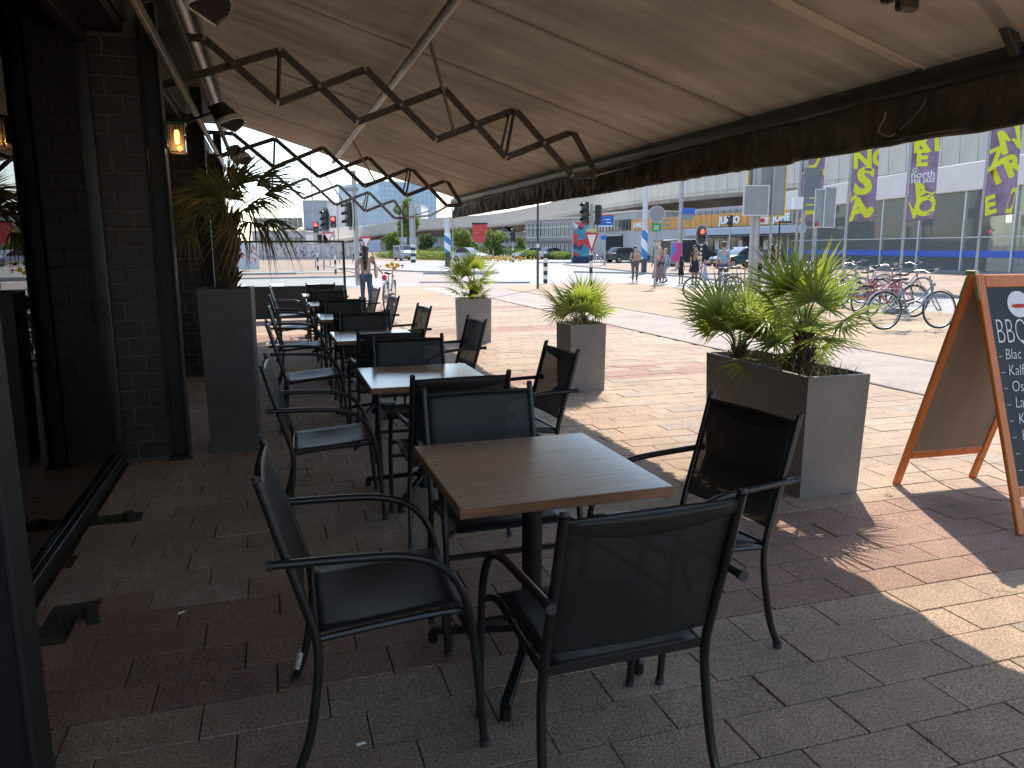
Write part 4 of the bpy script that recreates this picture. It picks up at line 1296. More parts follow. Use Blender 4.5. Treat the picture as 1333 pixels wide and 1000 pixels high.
# ---- generic building with real windows
def block(name, label, A, B, depth, h, wall, rows_, n, ww, frame=white_fr, glass=win_dark, cat='building', inset=.12, roof=None, s0=.5, s1=.5, group=None, band=None):
    """front from A to B (ground points), windows: rows_ = [(z, height)], n bays of width ww"""
    A = Vector((A.x, A.y, 0)); B = Vector((B.x, B.y, 0)); e = (B - A); L_ = e.length; e.normalize()
    ang = math.atan2(e.y, e.x); nrm = Vector((-e.y, e.x, 0)); flip = 1 if nrm.dot(A) > 0 else -1
    t = thing(name, label, cat, A, ang, group)
    mb = MB(); mb.box((L_ / 2, flip * (depth / 2 + .0), h / 2), (L_, depth, h), .02); mb.build('wall', wall, t)
    if n:
        pitch = (L_ - s0 - s1) / n
        cache = {}
        for (z, hh) in rows_:
            for i in range(n):
                key = hh
                if key not in cache:
                    m_ = MB(); w2 = min(ww, pitch * .94)
                    m_.box((0, 0, hh / 2), (w2, .05, .07)); m_.v = []; m_.f = []; m_.m = []
                    m_.box((-w2 / 2, 0, 0), (.07, .12, hh)); m_.box((w2 / 2, 0, 0), (.07, .12, hh)); m_.box((0, 0, hh / 2), (w2 + .07, .121, .07)); m_.box((0, 0, -hh / 2), (w2 + .1, .18, .08))
                    m2 = MB(); m2.box((0, .01, 0), (w2 - .06, .04, hh - .06))
                    cache[key] = (m_.mesh('window', frame), m2.mesh('pane', glass))
                o = link('window', cache[key][0], t, (s0 + pitch * (i + .5), -flip * .03, z + hh / 2))
                link('pane', cache[key][1], o, (0, 0, 0))
    if band:
        for (z, hh, m_) in band:
            mb = MB(); mb.box((L_ / 2, -flip * .06, z + hh / 2), (L_ + .1, .12, hh), .01); mb.build('facade_band', m_, t)
    mb = MB(); mb.box((L_ / 2, flip * depth / 2, h + .12), (L_ + .3, depth + .3, .24), .02); mb.build('roof_edge', roof or conc_v, t)
    return t
lilac = mat('lilac_grey_cladding', (.33, .30, .33), .7, noise=(.4, .15))
lilac_d = mat('lilac_dark_band', (.17, .145, .165), .7)
A_, B_ = G(684, 335.5), G(770, 336.5)
block('office_building', 'lilac grey office block with narrow vertical windows beyond the hedge', A_, B_, 14, UPZ(725, 286, (A_ + B_) / 2), lilac,
      [(UPZ(725, 330, A_), 1.6), (UPZ(725, 309, A_), 2.0)], 15, .42, band=[(UPZ(725, 297.5, A_), .12, white_fr), (UPZ(725, 310, A_), .12, white_fr), (UPZ(725, 317, A_), .35, lilac_d)])
greywall = ramp_mat('grey_render', [(.3, (.36, .355, .35)), (.7, (.45, .445, .44))], .3, .85)
A_, B_ = G(771, 337), G(826, 338.5)
H1 = UPZ(800, 281, A_)
gb = block('garage_building', 'grey building with an upper window strip and a dark open garage bay', A_, B_, 12, H1, greywall, [(UPZ(800, 301.5, A_), (UPZ(800, 289, A_) - UPZ(800, 301.5, A_)))], 12, .8, frame=lilac_d)
e_ = (B_ - A_).length
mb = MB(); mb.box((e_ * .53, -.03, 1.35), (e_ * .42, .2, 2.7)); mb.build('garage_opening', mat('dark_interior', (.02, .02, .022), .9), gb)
mb = MB(); mb.box((e_ * .53, -.2, 2.85), (e_ * .46, .5, .2), .02); mb.build('lintel', greywall, gb)

# ---- supermarket below the viaduct
orange = ramp_mat('orange_slat_facade', [(.35, (.52, .23, .045)), (.65, (.66, .32, .08))], 1.1, .6, stretch=(6, 6, .4))
sm_a, sm_b = G(800, 338.5), G(1075, 345.5)
e = (sm_b - sm_a); Lsm = e.length; e.normalize()
sm = thing('supermarket', 'supermarket with an orange slatted upper facade and white JUMBO lettering', 'building', sm_a, math.atan2(e.y, e.x))
def sml(px, py):
    return ray_line(px, py, sm_a, e)
zb0, zb1 = sml(960, 294.5)[1], sml(960, 277.5)[1]
x0 = sml(823, 300)[0]
mb = MB(); mb.box((Lsm / 2 + x0 / 2, 6, zb0 / 2), (Lsm - x0, 12, zb0), .02); mb.build('wall', greywall, sm)
mb = MB()
npan = 34; pw = (Lsm - x0) / npan
for i in range(npan):
    if 5 <= i <= 8:
        for zz in (zb0 + .12, (zb0 + zb1) / 2, zb1 - .12):
            m_ = MB(); m_.box((x0 + pw * (i + .5), -.08, zz), (pw - .02, .08, .22), .01); m_.build('facade_panel', orange, sm)
        continue
    m_ = MB(); m_.box((x0 + pw * (i + .5), -.12 + .02 * (i % 2), (zb0 + zb1) / 2), (pw - .05, .10, zb1 - zb0), .01); m_.build('facade_panel', orange, sm)
mb = MB(); mb.box(((Lsm + x0) / 2, 3, (zb0 + zb1) / 2), (Lsm - x0, 5.9, zb1 - zb0)); mb.build('facade_backing', greywall, sm)
mb = MB(); zc0, zc1 = sml(960, 306)[1], sml(960, 297)[1]
xc = sml(915, 300)[0]
mb.box(((Lsm + xc) / 2, -1.0, (zc0 + zc1) / 2), (Lsm - xc, 2.0, zc1 - zc0), .03); mb.build('canopy', mat('blue_grey_canopy', (.34, .41, .50), .5), sm)
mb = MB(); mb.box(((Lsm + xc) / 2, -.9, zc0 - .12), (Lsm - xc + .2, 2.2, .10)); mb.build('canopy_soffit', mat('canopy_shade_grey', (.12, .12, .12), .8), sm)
for i in range(9):
    xs = xc + 1.0 + i * (Lsm - xc - 1) / 9
    m_ = MB(); m_.box((xs, -.04, 1.3), (1.9, .08, 2.4), .01); m_.build('shop_window', win_dark, sm)
    m_ = MB(); m_.box((xs - .25, -.10, 1.6), (.55, .04, .8)); m_.build('window_poster', white_fr, sm)
lw = mat('white_sign_letters', (.80, .80, .78), .5)
for px in (939, 1009):
    me = text_mesh('JUMBO', (zb1 - zb0) * .80, .06, lw, 0, .03)
    o = link('lettering', me, sm); o.rotation_euler = (R(90), 0, 0); o.location = (sml(px, 288)[0], -.24, zb0 + (zb1 - zb0) * .22)
me = text_mesh('JUMBO', (zb1 - zb0) * .66, .06, lw, 0, .02)
o = link('lettering', me, sm); o.rotation_euler = (R(90), 0, 0); o.location = (sml(826, 296)[0] + .2, -.24, zb0 + (zb1 - zb0) * .25); o.scale = (.8, 1, 1)
zup0, zup1 = sml(890, 286)[1], sml(890, 269)[1]
mb = MB(); xu0, xu1 = sml(845, 280)[0], sml(1040, 280)[0]
mb.box(((xu0 + xu1) / 2, 8, (zb1 + zup1) / 2), (xu1 - xu0, 7, zup1 - zb1), .02); mb.build('upper_storey', lilac, sm)
for i in range(22):
    m_ = MB(); m_.box((xu0 + (xu1 - xu0) * (i + .5) / 22, 4.46, (zb1 + zup1) / 2), ((xu1 - xu0) / 22 - .35, .1, zup1 - zb1 - .6), .01); m_.build('window', win_dark, sm)

# ---- glass hall to the right
ha, hb = G(1024, 344.8), G(1314, 359)
he = (hb - ha); he.normalize(); Lh = 52.0
hall = thing('glass_hall', 'long glass fronted hall with white fascia and a blue band across the panes', 'building', ha, math.atan2(he.y, he.x))
def hl(px, py): return ray_line(px, py, ha, he)
s_ = 1
nl = Vector((-he.y, he.x, 0)); inw = 1 if nl.dot(ha) > 0 else -1
zf0, zf1 = 4.32, 5.75
fasc = mat('white_fascia', (.62, .59, .55), .6, noise=(.6, .08))
mb = MB(); mb.box((Lh / 2 - .2, inw * .3, (zf0 + zf1) / 2), (Lh + .6, 1.0, zf1 - zf0), .03); mb.build('fascia', fasc, hall)
mb = MB(); mb.box((Lh / 2, inw * 2.6, zf1 - .3), (Lh, 4.6, .4)); mb.build('roof', fasc, hall)
mb = MB(); mb.box((Lh / 2, inw * 8, .02), (Lh, 17, .12)); mb.box((Lh / 2, -inw * .3, .06), (Lh, .7, .16), .02); mb.build('plinth', mat('grey_plinth', (.20, .20, .20), .8), hall)
alu_l = mat('silver_mullion', (.48, .49, .50), .45, .4)
mulls = [hl(px, 310)[0] for px in (1027, 1062, 1101, 1148, 1196, 1254, 1320)]
d_ = mulls[-1] - mulls[-2]
while mulls[-1] < Lh - 2: mulls.append(mulls[-1] + 2.9)
hglass = glass_mat('hall_pane', (.80, .86, .84), 1.25, .24, (.50, .54, .50))  # pale diffuse haze in the glass stands in for light inside the hall
bluem = mat('blue_film_band', (.02, .09, .45), .5)
for i, x in enumerate(mulls):
    mb = MB(); mb.box((x, 0, 2.2), (.12, .16, 4.3), .01); mb.build('mullion', alu_l, hall)
    if i:
        x_ = mulls[i - 1]
        mb = MB(); mb.box(((x + x_) / 2, .0, 2.22), (x - x_ - .14, .02, 4.16)); mb.build('pane', hglass, hall)
        mb = MB(); mb.box(((x + x_) / 2, -inw * .02, 1.03), (x - x_ - .14, .012, .34)); mb.build('blue_band', bluem, hall)
        mb = MB(); mb.box(((x + x_) / 2, -inw * .0, 1.9), (x - x_ - .14, .05, .05)); mb.build('transom', alu_l, hall)
mb = MB()
for i in range(9): mb.box((Lh * (i + .5) / 9, inw * 16.5, 1.6), (Lh / 9 * (.35 + .3 * (i % 3 == 0)), .3, 3.2))
mb.box((Lh / 2, inw * 16.6, 4.6), (Lh, .3, 1.2)); mb.build('back_wall', mat('hall_back_wall', (.42, .41, .37), .8, noise=(.3, .5, (1, 1, 2))), hall)
hq = random.Random(4)
cols = [mat('hall_stock_%s' % n_, c_, .7) for n_, c_ in (('dark', (.06, .05, .05)), ('cream', (.6, .58, .5)), ('brown', (.28, .2, .14)), ('grey', (.42, .43, .44)), ('purple', (.16, .07, .14)), ('green', (.25, .30, .08)), ('black', (.02, .02, .02)))]
for i in range(70):
    x = hq.uniform(1, Lh - 6); y_ = inw * hq.uniform(3, 14); w_, h_ = hq.uniform(.5, 2.6), hq.uniform(.8, 3.4)
    mb = MB(); mb.box((x, y_, h_ / 2 + .08), (w_, hq.uniform(.3, 1.2), h_), .03)
    if hq.random() < .5: mb.box((x, y_ - inw * .05, h_ + .3), (w_ * .7, .2, .35), .02)
    mb.build('display_stand', hq.choice(cols), hall)
for px, m_ in ((1214, mat('yellow_column', (.62, .45, .03), .5)), (1078, cols[3]), (1010, cols[3])):
    p, _z = hl(px, 330); mb = MB(); mb.tube([(p + 1.2, inw * 4, .05), (p + 1.2, inw * 4, 4.9)], .28, 14); mb.build('column', m_, hall, smooth=True)
mb = MB()
for i in range(7):
    x = hl(1205, 330)[0] + i * 2.35
    mb.tube(crv([(x, inw * 1.6, .1), (x, inw * 1.6, 1.15), (x + .1, inw * 1.6, 1.25), (x + 2.0, inw * 1.6, 1.25), (x + 2.1, inw * 1.6, 1.15), (x + 2.1, inw * 1.6, .1)], 3), .022, 6)
    mb.tube([(x, inw * 1.6, .28), (x + 2.1, inw * 1.6, .28)], .018, 6)
    for j in range(14): mb.tube([(x + .15 + j * .14, inw * 1.6, .28), (x + .15 + j * .14, inw * 1.6, 1.25)], .010, 4)
T_ = Matrix.Translation((0, 0, 1.0))
bo = mb.build('crowd_barriers', alu_l, hall); bo.location = (0, 0, .9)
mb = MB(); mb.box((hl(1205, 330)[0] + 8, inw * 1.6, .5), (17, 1.2, .9)); mb.build('inner_ledge', cols[3], hall)
for i, x in enumerate((3, 8, 13, 19, 25, 31)):
    mb = MB(); mb.box((x, inw * 5, 4.9), (.25, 9, .10), .01); mb.build('ceiling_light_strip', mat('strip_diffuser', (.8, .8, .75), .5), hall)

# ---- buildings far left
redbrick = ramp_mat('pink_red_brick', [(.3, (.30, .13, .11)), (.7, (.40, .20, .17))], 3, .85)
A_, B_ = GD(250, 75), GD(306, 88)
hh_ = UPZ(290, 190, A_)
block('brick_house', 'pinkish red brick house with white sash windows behind the palm', A_, B_, 10, hh_, redbrick, [(UPZ(290, 262 + 0, A_) - .3, 2.0), (UPZ(290, 262, A_) - 4.0, 2.0), (UPZ(290, 235, A_) + .4, 2.0)], 4, 1.2)
A_, B_ = GD(402, 190), GD(433, 190)
greyt = mat('grey_tower_cladding', (.30, .31, .35), .6, noise=(.15, .2))
block('grey_tower', 'plain grey tower block rising behind the traffic lights', A_, B_, 20, UPZ(417, 262, A_), greyt, [(UPZ(417, 325 - k * 9, A_), 1.6) for k in range(3)], 6, 1.6, frame=greyt)
A_, B_ = GD(500, 360), GD(572, 380)
hh_ = UPZ(520, 236, A_)
block('glass_tower', 'tall blue glass office tower partly hidden by the awning edge', A_, B_, 40, hh_, win_blue, [(hh_ * (.30 + .075 * k), hh_ * .055) for k in range(9)], 12, 5.0, frame=mat('tower_spandrel', (.36, .44, .50), .5), glass=win_blue)
A_, B_ = GD(458, 300), GD(552, 300)
hh_ = UPZ(500, 268, A_)
block('office_block', 'wide pale blue glass office block behind the viaduct ramp', A_, B_, 25, hh_, mat('pale_blue_cladding', (.42, .48, .54), .5), [(hh_ * (.12 + .14 * k), hh_ * .09) for k in range(6)], 14, 6, frame=white_fr, glass=win_blue)
A_, B_ = GD(640, 200), GD(688, 200)
hh_ = UPZ(660, 303, A_)
g2 = block('gabled_building', 'pale blue grey gabled building between the bushes and the office block', A_, B_, 15, hh_, mat('pale_blue_render', (.36, .40, .43), .7), [(hh_ * .15, hh_ * .2), (hh_ * .5, hh_ * .25)], 8, 1.6)
L_ = (B_ - A_).length
mb = MB(); mb.prism([(L_ * .15, hh_), (L_ * .55, hh_), (L_ * .35, hh_ + 1.6)], .5, 10, 'y'); mb.build('gable_roof', mat('slate_roof', (.16, .17, .19), .7), g2)
A_, B_ = GD(560, 235), GD(642, 235)
block('low_glass_building', 'low teal glass building seen under the viaduct', A_, B_, 10, UPZ(600, 300, A_), mat('teal_cladding', (.20, .28, .30), .5), [(1.0, 3.5)], 20, 2.4, frame=white_fr, glass=win_blue)
A_, B_ = GD(335, 170), GD(404, 170)
block('low_office_building', 'low pale office building behind the poster hoarding', A_, B_, 18, UPZ(370, 302, A_), mat('pale_render', (.42, .42, .42), .8), [(2.0, 2.0), (6.0, 2.0)], 10, 2.4)

# hoarding with posters
pal = [(.30, .33, .42), (.10, .20, .38), (.50, .30, .12), (.45, .45, .42), (.20, .28, .20), (.14, .12, .22)]
A_, B_ = GD(325, 105), GD(480, 105)
e = (B_ - A_); L_ = e.length; e.normalize()
hd = thing('poster_hoarding', 'long pale hoarding covered in a row of upright posters', 'hoarding', A_, math.atan2(e.y, e.x))
mb = MB(); mb.box((L_ / 2, .1, 1.05), (L_, .12, 2.1), .01); mb.build('wall', mat('hoarding_grey', (.45, .45, .45), .8), hd)
nP = 24
for i in range(nP):
    c = pal[i % 6]
    m_ = ramp_mat('poster_print_%d' % (i % 6), [(.0, (.62, .61, .58)), (.35, c), (.6, tuple(min(.7, q * 1.8 + .1) for q in pal[(i + 2) % 6])), (.8, (.60, .58, .55))], 4.0, .6, kind='vor')
    mb = MB(); mb.box((L_ * (i + .5) / nP + (.12 if i % 3 == 0 else 0), -.0, 1.12), (L_ / nP * .74, .04, 1.55)); o = mb.build('poster', m_, hd)
# white printed screen left of the terrace end
A_ = G(286, 352); B_ = G(338, 352)
e = (B_ - A_); L_ = e.length; e.normalize()
wp = thing('printed_banner_fence', 'white fence banner with red scribbled drawing behind the palm trunk', 'fence', A_, math.atan2(e.y, e.x))
mb = MB(); mb.box((L_ / 2, 0, 1.05), (L_, .04, 2.0), .01); mb.build('sheet', mat('white_banner_sheet', (.62, .61, .60), .7), wp)
mb = MB(); qq = random.Random(8)
for i in range(14):
    c = Vector((L_ * qq.uniform(.1, .95), -.03, qq.uniform(.4, 1.7)))
    mb.tube(crv([c + Vector((qq.uniform(-.35, .35), 0, qq.uniform(-.3, .3))) for _ in range(5)], 4), .02, 4)
mb.build('red_drawing', mat('red_print', (.55, .06, .06), .6), wp)

# ---- painted column (abstract, generic) and the red panel
mural = ramp_mat('abstract_mural', [(0, (.03, .22, .30)), (.22, (.50, .03, .04)), (.42, (.55, .50, .42)), (.55, (.02, .03, .08)), (.7, (.05, .28, .34)), (.85, (.45, .05, .06))], 1.9, .5, kind='vor')
P = G(757, 342); hh_ = UPZ(757, 289, P)
t = thing('painted_column', 'chunky column painted with teal, red and cream abstract shapes', 'column', P, -YAW)
w_ = .0235 * (P - Vector((0, 0, 0))).length
mb = MB(); mb.box((0, 0, hh_ / 2), (w_, w_, hh_), .05); mb.build('shaft', mural, t)
mb = MB(); mb.box((0, 0, .3), (w_ * 1.06, w_ * 1.06, .6), .05); mb.build('foot', mat('mural_navy', (.02, .035, .08), .6), t)
P = G(625, 331); z0, z1 = UPZ(625, 316, P), UPZ(625, 292, P)
t = thing('red_panel', 'red patterned panel hanging below the viaduct behind the bushes', 'panel', P, -YAW)
w_ = .019 * P.length
mb = MB(); mb.box((0, 0, (z0 + z1) / 2), (w_, .3, z1 - z0), .03); mb.build('face', ramp_mat('red_pattern', [(.3, (.42, .03, .03)), (.6, (.60, .08, .07)), (.8, (.62, .30, .28))], 1.6, .6), t)
mb = MB(); mb.box((0, 0, z1 + .15), (w_ * 1.05, .5, .35)); mb.tube([(-w_ * .4, .3, 0), (-w_ * .4, .3, z1)], .1, 8); mb.tube([(w_ * .4, .3, 0), (w_ * .4, .3, z1)], .1, 8); mb.build('stand', steel_dark, t)

# ================================================================== trees and hedges
bark = ramp_mat('bark', [(.3, (.06, .045, .03)), (.7, (.13, .10, .07))], 8, .95, stretch=(1, 1, .2), bump=.6)
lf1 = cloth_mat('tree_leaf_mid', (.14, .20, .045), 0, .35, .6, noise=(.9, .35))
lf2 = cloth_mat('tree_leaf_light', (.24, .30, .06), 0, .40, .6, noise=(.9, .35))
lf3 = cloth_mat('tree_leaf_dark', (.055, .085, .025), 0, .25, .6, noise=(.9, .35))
def leaf_cloud(n, blobs, size, seed, mats):
    """many small leaf faces spread through the volume of several blobs"""
    g = np.random.default_rng(seed)
    w = np.array([b[1][0] * b[1][1] * b[1][2] for b in blobs]) ** .75; w /= w.sum()
    which = g.choice(len(blobs), n, p=w)
    c = np.array([b[0] for b in blobs])[which]; r_ = np.array([b[1] for b in blobs])[which]
    d = g.normal(size=(n, 3)); d /= np.linalg.norm(d, axis=1)[:, None]
    rad = g.uniform(.45, 1.05, n) ** .6
    p = c + d * r_ * rad[:, None]
    a = g.normal(size=(n, 3)); a /= np.linalg.norm(a, axis=1)[:, None]
    b_ = np.cross(a, g.normal(size=(n, 3))); b_ /= np.linalg.norm(b_, axis=1)[:, None]
    s_ = size * g.uniform(.5, 1.3, n)[:, None]
    v = np.stack([p - a * s_, p + b_ * s_ * .55, p + a * s_, p - b_ * s_ * .55], 1).reshape(-1, 3)
    me = bpy.data.meshes.new('foliage')
    me.from_pydata(v.tolist(), [], [(4 * i, 4 * i + 1, 4 * i + 2, 4 * i + 3) for i in range(n)])
    for m_ in mats: me.materials.append(m_)
    me.polygons.foreach_set('material_index', g.integers(0, len(mats), n).tolist())
    return me
def tree(name, label, cat, P, h, w, seed, mats, n=2600, size=.16, group=None, clear=.3):
    q = random.Random(seed)
    t = thing(name, label, cat, P, q.uniform(0, 6), group)
    mb = MB(); mb.tube(crv([(0, 0, 0), (.02 * h, 0, h * clear), (-.01 * h, .02 * h, h * .75)], 3), [.030 * h * (1 - .12 * k) for k in range(7)], 8)
    for i in range(6):
        a = q.uniform(0, 6.3); z = h * q.uniform(clear, .6)
        mb.tube([(0, 0, z), (w * .25 * math.cos(a), w * .25 * math.sin(a), z + h * .15), (w * .4 * math.cos(a), w * .4 * math.sin(a), z + h * .28)], [.012 * h, .008 * h, .003 * h], 6)
    mb.build('trunk', bark, t, smooth=True)
    blobs = []
    for i in range(11):
        a = q.uniform(0, 6.3); rr_ = w * .5 * math.sqrt(q.random()) * .75; z = h * q.uniform(clear + .12, .88)
        r_ = w * q.uniform(.14, .26) * (1.1 - .4 * z / h)
        blobs.append(((rr_ * math.cos(a), rr_ * math.sin(a), z), (r_, r_, r_ * q.uniform(.7, 1.1))))
    blobs.append(((0, 0, h * .62), (w * .3, w * .3, h * .28)))
    link('crown', leaf_cloud(n, blobs, size, seed, mats), t)
    return t
def tree_px(label, px, pyb, pyt, wpx, seed, mats, name='tree', cat='tree', **kw):
    P = G(px, pyb); d = (P - Vector((0, 0, EYE))).dot(_fw)
    h = UPZ(px, pyt, P); return tree(name, label, cat, P, h, wpx * d / FPX, seed, mats, size=max(.10, .0016 * d), **kw)
g_ = 'young trees and bushes in front of the viaduct'
tree_px('tall leafy tree rising in front of the viaduct ramp', 531, 336, 252, 34, 1, [lf1, lf2], group=g_, n=3800)
tree_px('broad light green bush directly left of the red panel', 604, 335, 297, 34, 2, [lf2, lf1], group=g_, clear=.12, n=3200)
tree_px('light green bush directly right of the red panel', 642, 335, 298, 34, 3, [lf2, lf1], group=g_, clear=.12, n=3200)
tree_px('small slim bush between the gabled building and the office block', 678, 334, 307, 15, 4, [lf2], group=g_, clear=.15)
tree_px('yellow green young tree left of the painted column', 738, 335, 304, 17, 5, [lf2, lf1], group=g_, clear=.12)
tree_px('yellow green shrub right of the painted column', 775, 337, 310, 12, 25, [lf2], group=g_, clear=.12, n=1200)
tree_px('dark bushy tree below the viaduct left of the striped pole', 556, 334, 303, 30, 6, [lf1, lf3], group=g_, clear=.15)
tree_px('low broad tree at the foot of the viaduct ramp', 510, 334, 300, 26, 7, [lf1, lf2], group=g_, clear=.15)
tree_px('round green tree behind the low office building', 382, 331, 286, 38, 8, [lf1, lf3], group='trees behind the hoarding', n=3200)
tree_px('shorter green tree behind the hoarding, beside the palm leaves', 350, 331, 298, 34, 9, [lf1], group='trees behind the hoarding')
P = G(949, 300, 4.9)
tree('rooftop_tree', 'green treetop showing above the orange supermarket facade', 'tree', Vector((P.x * 1.25, P.y * 1.25, 0)), UPZ(949, 262, Vector((P.x * 1.25, P.y * 1.25, 0))), 3.4, 12, [lf2, lf1], size=.18, clear=.6)
def hedge(label, a, b_, h, w, seed, mats, n=5000):
    a, b_ = Vector((a.x, a.y, 0)), Vector((b_.x, b_.y, 0)); q = random.Random(seed); L_ = (b_ - a).length
    t = thing('hedge', label, 'hedge', a, 0, 'low hedges along the road')
    k = max(4, int(L_ / (w * .6)))
    blobs = [(((b_ - a) * (i / k) + Vector((q.uniform(-.2, .2), q.uniform(-.3, .3), h * q.uniform(.4, .6)))), (w * q.uniform(.5, .7), w * q.uniform(.5, .7), h * q.uniform(.4, .6))) for i in range(k + 1)]
    link('foliage', leaf_cloud(n, blobs, .16, seed, mats), t)
    mb = MB()
    for i in range(k + 1): mb.tube([Vector(blobs[i][0]) * Vector((1, 1, 0)) if False else (blobs[i][0][0], blobs[i][0][1], 0), (blobs[i][0][0], blobs[i][0][1], h * .6)], .03, 5)
    mb.build('stem', bark, t)
hedge('light green hedge beside the road behind the parked van', G(500, 336), G(600, 339), 1.1, 2.2, 31, [lf2])
hedge('light green hedge in front of the lilac office block', G(680, 337), G(745, 338), 1.0, 2.0, 32, [lf2])
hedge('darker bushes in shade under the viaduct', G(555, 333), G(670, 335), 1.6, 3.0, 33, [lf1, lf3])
fl = G(656, 341)
mb = MB()
for _k in range(110):
    mb.ball((fl.x + rr.gauss(0, 1.6), fl.y + rr.gauss(0, .6), rr.uniform(.1, .55)), .10, 5, 4)
tag(mb.build('flower_bed', mat('orange_flowers', (.55, .34, .05), .7, island=.3)), kind='stuff', label='orange flowers massed beside the road near the bushes', cat='flowers')
# flat grass strips
flat('grass_verge', [tuple(G(480, 336))[:2], tuple(G(745, 337.5))[:2], tuple(G(745, 334))[:2], tuple(G(480, 332))[:2]], -.002, mat('verge_grass', (.14, .16, .05), .95, noise=(2, .3)))
# ================================================================== street furniture
galv = mat('galvanised_steel', (.36, .36, .355), .5, .5, noise=(3, .15))
bw_white = mat('post_white', (.70, .70, .68), .6)
bw_black = mat('post_black', (.03, .03, .03), .55)
sig_black = mat('signal_housing', (.018, .02, .02), .5)
sig_rim = mat('signal_backboard_rim', (.60, .60, .58), .6)
red_on = mat('red_lamp_lit', (.8, .02, .02), .4, emit=((1, .03, .02), 4))
lens_off = mat('lens_off', (.03, .03, .03), .2)
signred = mat('sign_red', (.55, .03, .035), .5)
signwhite = mat('sign_white', (.72, .72, .70), .5)
signblue = mat('sign_blue', (.02, .13, .48), .5)
signgreen = mat('sign_green', (.03, .30, .12), .5)
signback = mat('sign_back_grey', (.27, .28, .28), .55, .3, noise=(2, .12))
signback_d = mat('sign_back_dark', (.16, .17, .18), .55, .3, noise=(2, .12))

def banded(mb_w, mb_b, z0, z1, r, n):
    for i in range(n):
        a, b_ = z0 + (z1 - z0) * i / n, z0 + (z1 - z0) * (i + 1) / n
        m_ = MB(); m_.tube([(0, 0, a), (0, 0, b_)], r, 10); m_.build('band', bw_white if i % 2 else bw_black, mb_w)
def signal_head(t, z, w=.30, face=-YAW, lit=None, n=3, oval=False, off=(0, 0), h=None, yaw=0.0):
    """housing centred at height z; the lamps look along -y of the head"""
    h = h or w * 1.05 * n
    rt = link('signal_head', None, t, (off[0], off[1], z), yaw)
    mb = MB(); mb.box((0, 0, 0), (w, w * .55, h), .02); mb.build('housing', sig_black, rt)
    if oval:
        def ovalp(s_, y0, y1):
            a = w * .85 * s_; hh = h / 2 + w * .45 * s_
            pts = []
            for k in range(24):
                th = 2 * PI * k / 24
                pts.append((a * math.cos(th), max(-1, min(1, math.sin(th) * 1.15)) * hh))
            return pts
        mb = MB(); mb.prism(ovalp(1.0, 0, 0), w * .30, w * .34, 'y'); mb.build('backboard', signback_d, rt)
        mb = MB(); pts = ovalp(1.06, 0, 0); mb.tube([(p[0], w * .32, p[1]) for p in pts] + [(pts[0][0], w * .32, pts[0][1])], .018, 6); mb.build('backboard_rim', sig_rim, rt)
    for k in range(n):
        zz = h / 2 - h / n * (k + .5)
        m_ = MB(); m_.tube([(0, -w * .28, zz), (0, -w * .30, zz)], w * .36, 14); m_.build('lens', red_on if lit == k else lens_off, rt)
        m_ = MB(); m_.sheet(lambda u, v: (w * .40 * math.cos(PI * u), -w * .28 - v * w * .55, zz + w * .40 * math.sin(PI * u) - v * .03), 8, 1, (0, 0, .012)); m_.build('visor', sig_black, rt)
    return rt
def post_thing(name, label, cat, P, top, r, m_=None, rz=-YAW, group=None, bands=None):
    t = thing(name, label, cat, Vector((P.x, P.y, 0)), rz, group)
    m_ = m_ or galv
    z0 = 0
    if bands:
        banded(t, None, .0, bands[0], r * 1.02, bands[1]); z0 = bands[0]
    if top > z0:
        mb = MB(); mb.tube([(0, 0, z0), (0, 0, top)], [r, r * .9], 12); mb.build('pole', m_, t, smooth=True)
    return t
gT = 'traffic lights at the crossing'
P = G(769, 372); zt_ = UPZ(769, 266, P)
t = post_thing('traffic_light', 'traffic light on a black and white banded post between two square planters', 'traffic light', P, zt_, .065, group=gT, bands=(1.9, 8))
signal_head(t, UPZ(769, 277, P), .28, off=(-.26, -.06), yaw=R(-38), h=.82)
signal_head(t, UPZ(769, 277, P) - .08, .24, off=(.26, .06), yaw=R(150), h=.75)
mb = MB(); mb.prism([(-.27, .40), (0, -.42), (.27, .40)], -.10, -.08, 'y'); o = mb.build('give_way_border', signred, t); o.location = (0, 0, UPZ(769, 317, P))
mb = MB(); mb.prism([(-.17, .33), (0, -.20), (.17, .33)], -.115, -.102, 'y'); o = mb.build('give_way_face', signwhite, t); o.location = (0, 0, UPZ(769, 317, P))
mb = MB(); mb.box((0, -.09, UPZ(769, 300, P)), (.4, .03, .12), .01); mb.build('small_plate', mat('sticker_yellow', (.55, .5, .2), .6), t)
P = G(912, 350)
t = post_thing('traffic_light', 'red pedestrian light on a chequered post beside the parked bicycles', 'traffic light', P, UPZ(912, 313, P), .06, group=gT, bands=(UPZ(912, 315, P), 13))
signal_head(t, UPZ(912, 306, P), .42, lit=0, n=2, oval=True)
P = G(948, 352)
t = post_thing('traffic_light', 'unlit black traffic light in front of the JUMBO lettering', 'traffic light', P, UPZ(948, 296, P), .06, group=gT)
signal_head(t, UPZ(948, 288, P), .30, n=2, yaw=R(-60), h=.72)
P = G(414, 352)
t = post_thing('traffic_light', 'smaller red pedestrian light seen at the right of the drooping palm leaves', 'traffic light', P, UPZ(414, 303, P), .06, group=gT, bands=(1.2, 4))
signal_head(t, UPZ(414, 296, P), .34, lit=0, n=2)
P = G(437, 357)
t = post_thing('traffic_light', 'red light facing the terrace between the two oval backboards', 'traffic light', P, UPZ(437, 300, P), .06, group=gT, bands=(1.1, 4))
signal_head(t, UPZ(437, 289, P), .32, lit=0, n=2)
P = G(422, 351)
t = post_thing('traffic_light', 'dark traffic light with oval backboard left of the red light', 'traffic light', P, UPZ(428, 300, P), .06, group=gT)
